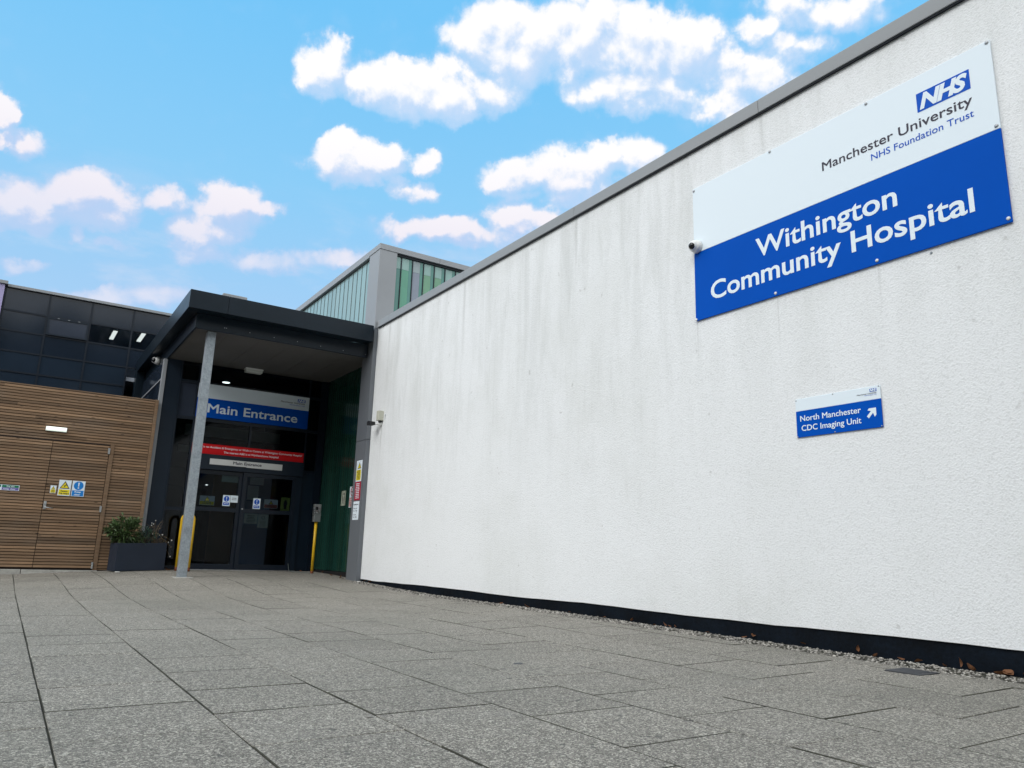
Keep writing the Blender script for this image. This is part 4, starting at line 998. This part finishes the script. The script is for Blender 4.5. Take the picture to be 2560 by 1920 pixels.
tag(cb.build('power_cable', M['cable'], smooth=True), 'thin grey cable trailing from the intercom post to the door jamb', 'cable')
# drain cover and dark disc in the paving
def quad_on(x0, x1, y0, y1, dz, name, m, label, cat):
    mb = MB(); P = lambda x, y, e: (x, y, gz(x, y) + e)
    top = [P(x0, y0, dz), P(x1, y0, dz), P(x1, y1, dz), P(x0, y1, dz)]; mb.prism([(p[0], p[1], p[2] - .012) for p in top], (0, 0, .012))
    for k in range(5): q = x0 + (x1 - x0) * (k + .5) / 5; mb.box(q - .006, q + .006, y0 + .03, y1 - .03, gz(q, y0) + dz - .001, gz(q, y0) + dz + .002)
    return tag(mb.build(name, m), label, cat)
quad_on(4.83, 5.06, 2.70, 2.93, .006, 'drain_cover', M['drain'], 'square dark metal drain cover in the paving beside the gravel strip', 'drain cover')
mb = MB(); mb.lathe((2.85, 4.187, gz(2.85, 4.19) - .004), (0, 0, 1), [(0, .032), (.007, .031), (.009, .027)], 20)
tag(mb.build('marker_stud', M['drain']), 'round dark metal stud set in the middle of the paving', 'stud')

# dead leaves
def leaf_mesh(seed, L, curl):
    r = random.Random(seed); mb = MB(); n = 5
    for i in range(n):
        a, c = i / n, (i + 1) / n; wa, wc = .38 * L * math.sin(math.pi * (a * .92 + .04)), .38 * L * math.sin(math.pi * (c * .92 + .04))
        za, zc = curl * L * (a - .3) ** 2, curl * L * (c - .3) ** 2
        for s in (-1, 1): mb.face([(a * L, 0, za), (c * L, 0, zc), (c * L, s * wc, zc + abs(wc) * .5), (a * L, s * wa, za + abs(wa) * .5)], 0, r.uniform(.8, 1.2))
    return mb
protos = []
for k, (L, cu) in enumerate(((.060, .9), (.045, 1.4), (.075, .5), (.052, .2))):
    o = leaf_mesh(k, L, cu).build('dead_leaf', M['leaf_dead'], base=(0, 0, 0)); protos.append(o)
r = random.Random(12); i = 0
spots = [(2.25, 0), (2.32, .01), (2.40, 0), (2.45, .01), (2.52, 0), (2.60, 0), (2.72, .005), (2.8, 0), (3.02, 0), (3.1, .0), (3.45, .02), (3.9, .02), (4.4, .03), (4.45, 0), (4.9, 0), (5.3, 0), (5.35, 0), (5.4, 0), (5.5, 0), (5.9, 0), (6.3, 0), (6.9, 0), (7.6, 0), (8.3, 0), (9.2, 0), (2.2, 0), (2.15, .01), (2.36, .02), (2.66, .01), (3.3, 0), (1.9, 0), (1.7, 0), (12.5, 0), (12.7, 0)]
LBL = 'dead brown leaf lying along the gravel strip below the white wall'
for (y, up) in spots:
    if i < 4: o = protos[i]
    else: o = protos[r.randrange(4)].copy(); COL.objects.link(o)
    x = r.uniform(5.30, 5.385) if up == 0 else r.uniform(5.36, 5.385)
    o.location = (x, y, gz(5.2, y) + .016 + up * .5); s = r.uniform(.7, 1.25); o.scale = (s, s, s)
    o.rotation_euler = (r.uniform(-.5, .5), -r.uniform(0, 1.2) if up else r.uniform(-.3, .3), r.uniform(0, 6.28))
    tag(o, LBL, 'leaf', 'dead leaves along the gravel strip'); i += 1
LB2 = 'dead leaf swept against the foot of the porch walls'
for (x, y) in [(5.22, 13.55), (5.30, 13.7), (5.2, 13.3), (5.35, 14.2), (5.1, 15.3), (2.62, 15.4), (2.70, 15.5), (2.58, 15.2), (2.75, 15.35), (2.66, 15.6), (2.8, 15.6), (5.40, 15.0)]:
    o = protos[r.randrange(4)].copy(); COL.objects.link(o); o.location = (x, y, gz(x, y) + .012); s = r.uniform(.8, 1.4); o.scale = (s, s, s); o.rotation_euler = (r.uniform(-.4, .4), r.uniform(-.4, .4), r.uniform(0, 6.28))
    tag(o, LB2, 'leaf', 'dead leaves in the porch')
def litter(x, y, s, name, label, m, seed):
    rr = random.Random(seed); mb = MB(); z = gz(x, y) + .003
    pts = [(x + s * rr.uniform(.6, 1) * math.cos(k), y + s * rr.uniform(.6, 1) * math.sin(k), z) for k in (0, 1.1, 2.2, 3.4, 4.6, 5.5)]
    mb.prism(pts, (0, 0, s * .25)); tag(mb.build(name, m), label, 'litter')
litter(1.76, 16.0 - .95, .05, 'paper_scrap', 'flat white scrap by the foot of the planter', M['paper'], 4)
litter(5.30, 12.80, .045, 'paper_scrap', 'white scrap on the gravel at the foot of the grey pilaster', M['paper'], 5)
litter(1.37, 3.10, .012, 'pebble', 'tiny pale pebble on the open paving', M['stone'], 6)

# ================================================================== PLANTER
A0 = Vector((1.718, 15.17, 0)); ang = R_(13); U = Vector((math.cos(ang), math.sin(ang), 0)); V = Vector((-math.sin(ang), math.cos(ang), 0)); PL, PD = .86, .36
pl = thing('planter_trough', (2.1, 15.4, -.47), 'dark blue grey rectangular planter trough against the timber wall', 'planter')
def pbox(mb, u0, u1, v0, v1, zl0, zl1, tilt=.028):
    pts = []
    for z in (0, 1):
        for (u, v) in ((u0, v0), (u1, v0), (u1, v1), (u0, v1)):
            p = A0 + U * u + V * v; pts.append((p.x, p.y, (zl0, zl1)[z] + tilt * u / PL))
    mb.poly(pts, [(3, 2, 1, 0), (4, 5, 6, 7), (0, 1, 5, 4), (1, 2, 6, 5), (2, 3, 7, 6), (3, 0, 4, 7)]); return mb
pm = MB(); th = .025; zl, zh = -.478, .005
pbox(pm, 0, PL, 0, th, zl, zh); pbox(pm, 0, PL, PD - th, PD, zl, zh); pbox(pm, 0, th, th, PD - th, zl, zh); pbox(pm, PL - th, PL, th, PD - th, zl, zh); pbox(pm, th, PL - th, th, PD - th, zl, zl + .03)
pm.build('trough', M['planter'], pl, bevel=.004); sm = MB(); pbox(sm, th, PL - th, th, PD - th, -.2, -.03); sm.build('soil', M['soil'], pl)
def leafy(name, label, cu, cv, R3, n, L, m, stem_m, seed, up=.35, droop=.2):
    r = random.Random(seed); p0 = A0 + U * cu + V * cv; p0.z = -.03
    t = thing(name, p0, label, 'plant'); lf = MB(); sk = MB(); c = Vector((p0.x, p0.y, p0.z + R3[2] * 1.0))
    tips = []
    for k in range(26):
        d = Vector((r.gauss(0, 1), r.gauss(0, 1), r.gauss(.25, .8))).normalized(); q = c + Vector((d.x * R3[0], d.y * R3[1], d.z * R3[2])) * r.uniform(.75, 1.08)
        if q.z < .02: q.z = .02 + r.random() * .08
        st = p0 + Vector((r.uniform(-.06, .06), r.uniform(-.04, .04), 0)); mid = (st + q) / 2 + Vector((r.uniform(-.03, .03), r.uniform(-.03, .03), .05))
        sk.tube([st, mid, q], [.005, .004, .002], 5); tips.append((st, mid, q))
    for k in range(n):
        st, mid, q = r.choice(tips); f = r.random() ** .6
        b0 = mid.lerp(q, f) if r.random() < .8 else st.lerp(mid, f); b0 = b0 + Vector((r.gauss(0, .022), r.gauss(0, .022), r.gauss(0, .02)))
        out = (b0 - c); out = Vector((out.x / R3[0], out.y / R3[1], out.z / R3[2])); d = (out.normalized() * .8 + Vector((r.gauss(0, .6), r.gauss(0, .6), up + r.gauss(0, .45)))).normalized()
        sd = d.cross(Vector((r.gauss(0, .4), r.gauss(0, .4), 1))).normalized(); nn = sd.cross(d); l = L * r.uniform(.6, 1.25); w_ = l * r.uniform(.13, .2); tn = max(.3, r.gauss(1.0, .34))
        if r.random() < .05: tn = 2.2
        m1 = b0 + d * l * .45 + nn * l * .05; tp = b0 + d * l - Vector((0, 0, l * droop))
        lf.face([b0, m1 + sd * w_, tp], 0, tn); lf.face([b0, tp, m1 - sd * w_], 0, tn * .9)
    lf.build('leaves', m, t); sk.build('stems', stem_m, t)
leafy('leafy_shrub', 'bushy green shrub on the left of the planter trough', .17, .17, (.30, .21, .25), 1900, .085, M['shrub'], M['bark'], 31)
leafy('leafy_shrub', 'low dark green plant in the middle of the planter trough', .50, .15, (.20, .16, .16), 620, .055, M['shrub_blue'], M['bark'], 32, .5, .1)
def dry(name, label, cu, n, seed):
    r = random.Random(seed); p0 = A0 + U * cu + V * .14; p0.z = -.02
    t = thing(name, p0, label, 'plant'); sk = MB(); fl = MB(); lf = MB()
    for k in range(n):
        a = r.uniform(-.5, .9); h = r.uniform(.12, .50); q = p0 + U * (a * .33) + V * r.uniform(-.14, .05); lean = r.random()
        if a > .45: q.z = r.uniform(-.22, .10)
        else: q.z = p0.z + h
        mid = p0 + (q - p0) * .5 + Vector((0, 0, .10 + .05 * r.random()))
        sk.tube([p0 + U * r.uniform(-.08, .06), mid, q], [.0028, .0024, .0016], 5)
        for j in range(7):
            b0 = mid.lerp(q, r.random()); d = Vector((r.gauss(0, 1), r.gauss(0, 1), r.gauss(0, .6))).normalized() * r.uniform(.02, .045); sd = d.cross(Vector((0, 0, 1))).normalized() * .006
            lf.face([b0, b0 + d * .5 + sd, b0 + d], 0, r.uniform(.6, 1.5)); lf.face([b0, b0 + d, b0 + d * .5 - sd], 0, r.uniform(.6, 1.5))
        if r.random() < .45: fl.sphere(q, r.uniform(.007, .012), 8, 6)
    lf.build('dry_leaves', M['dry'], t); sk.build('stems', M['dry'], t); fl.build('seed_heads', M['paper'], t)
dry('dried_plant', 'dried plant with white seed heads at the right of the planter trough', .66, 34, 41)

# ================================================================== TREES ACROSS THE YARD (mirrored in the door glass), LEFT ROW ADDED FOR SHADE
def tree(x, y, h, rad, seed, label):
    r = random.Random(seed); t = thing('broadleaf_tree', (x, y, -.8), label, 'tree'); tk = MB(); cr = MB(); z0 = -.8
    top = Vector((x + r.uniform(-.4, .4), y, z0 + h * .62)); tk.tube([(x, y, z0), (x, y, z0 + h * .3), top], [.22, .17, .08], 9)
    clumps = []
    for k in range(26):
        a = r.uniform(0, 6.28); q = Vector((x + rad * r.uniform(.2, .85) * math.cos(a), y + rad * r.uniform(.2, .85) * math.sin(a), z0 + h * r.uniform(.14, .95)))
        s0 = Vector((x, y, z0 + h * r.uniform(.25, .5))); tk.tube([s0, (s0 + q) / 2 + Vector((0, 0, .2)), q], [.07, .05, .02], 6); clumps.append((q, rad * r.uniform(.28, .5)))
    for k in range(9000):
        q, rr = r.choice(clumps); d = Vector((r.gauss(0, 1), r.gauss(0, 1), r.gauss(0, .8))); d = d.normalized() * rr * r.random() ** .4; p = q + d
        u = Vector((r.gauss(0, 1), r.gauss(0, 1), r.gauss(0, 1))).normalized(); v = u.orthogonal().normalized(); s = r.uniform(.16, .34)
        cr.face([p - u * s, p + v * s * .6, p + u * s, p - v * s * .6], 0, max(.4, r.gauss(1, .3)))
    cr.build('crown', M['foliage'], t); tk.build('trunk', M['bark'], t); return t
TREES = [tree(-6.5, -13, 14.5, 5.0, 2, 'tallest tree across the yard facing the office block'),
         tree(5.0, -14, 14.0, 5.0, 4, 'broad tree across the yard facing the entrance doors')]
for k, (x, y, sc_, rz, lab) in enumerate([(-14.5, -11, 1.0, 2.1, 'tree across the yard left of the tallest tree'), (-1.0, -12, .92, 4.0, 'tree across the yard between the tallest tree and the broad tree'),
                                          (12.5, -15, .95, 1.0, 'tree across the yard in line with the white wing'), (-23, -6, 1.05, 3.0, 'unseen tree added to shade the entrance, left side of the yard nearest the corner'), (-25, 6, 1.0, 5.2, 'unseen tree added to shade the entrance, left side of the yard facing the white wall'), (-20, -12, .95, .6, 'unseen tree added to shade the entrance, left corner of the yard'), (-25, 0, .95, 1.7, 'unseen tree added to shade the entrance, left side of the yard, middle of its row'), (-24, 13, 1.0, 2.6, 'unseen tree added to shade the entrance, left side of the yard farthest along')]):  # left side trees are out of view, added to keep light off the entrance
    src = TREES[k % 2]; c = src.copy(); COL.objects.link(c); c.location = (x, y, -.8); c.rotation_euler = (0, 0, rz); c.scale = (sc_, sc_, sc_); c['label'] = lab
    for ch in list(src.children): q = ch.copy(); COL.objects.link(q); q.parent = c
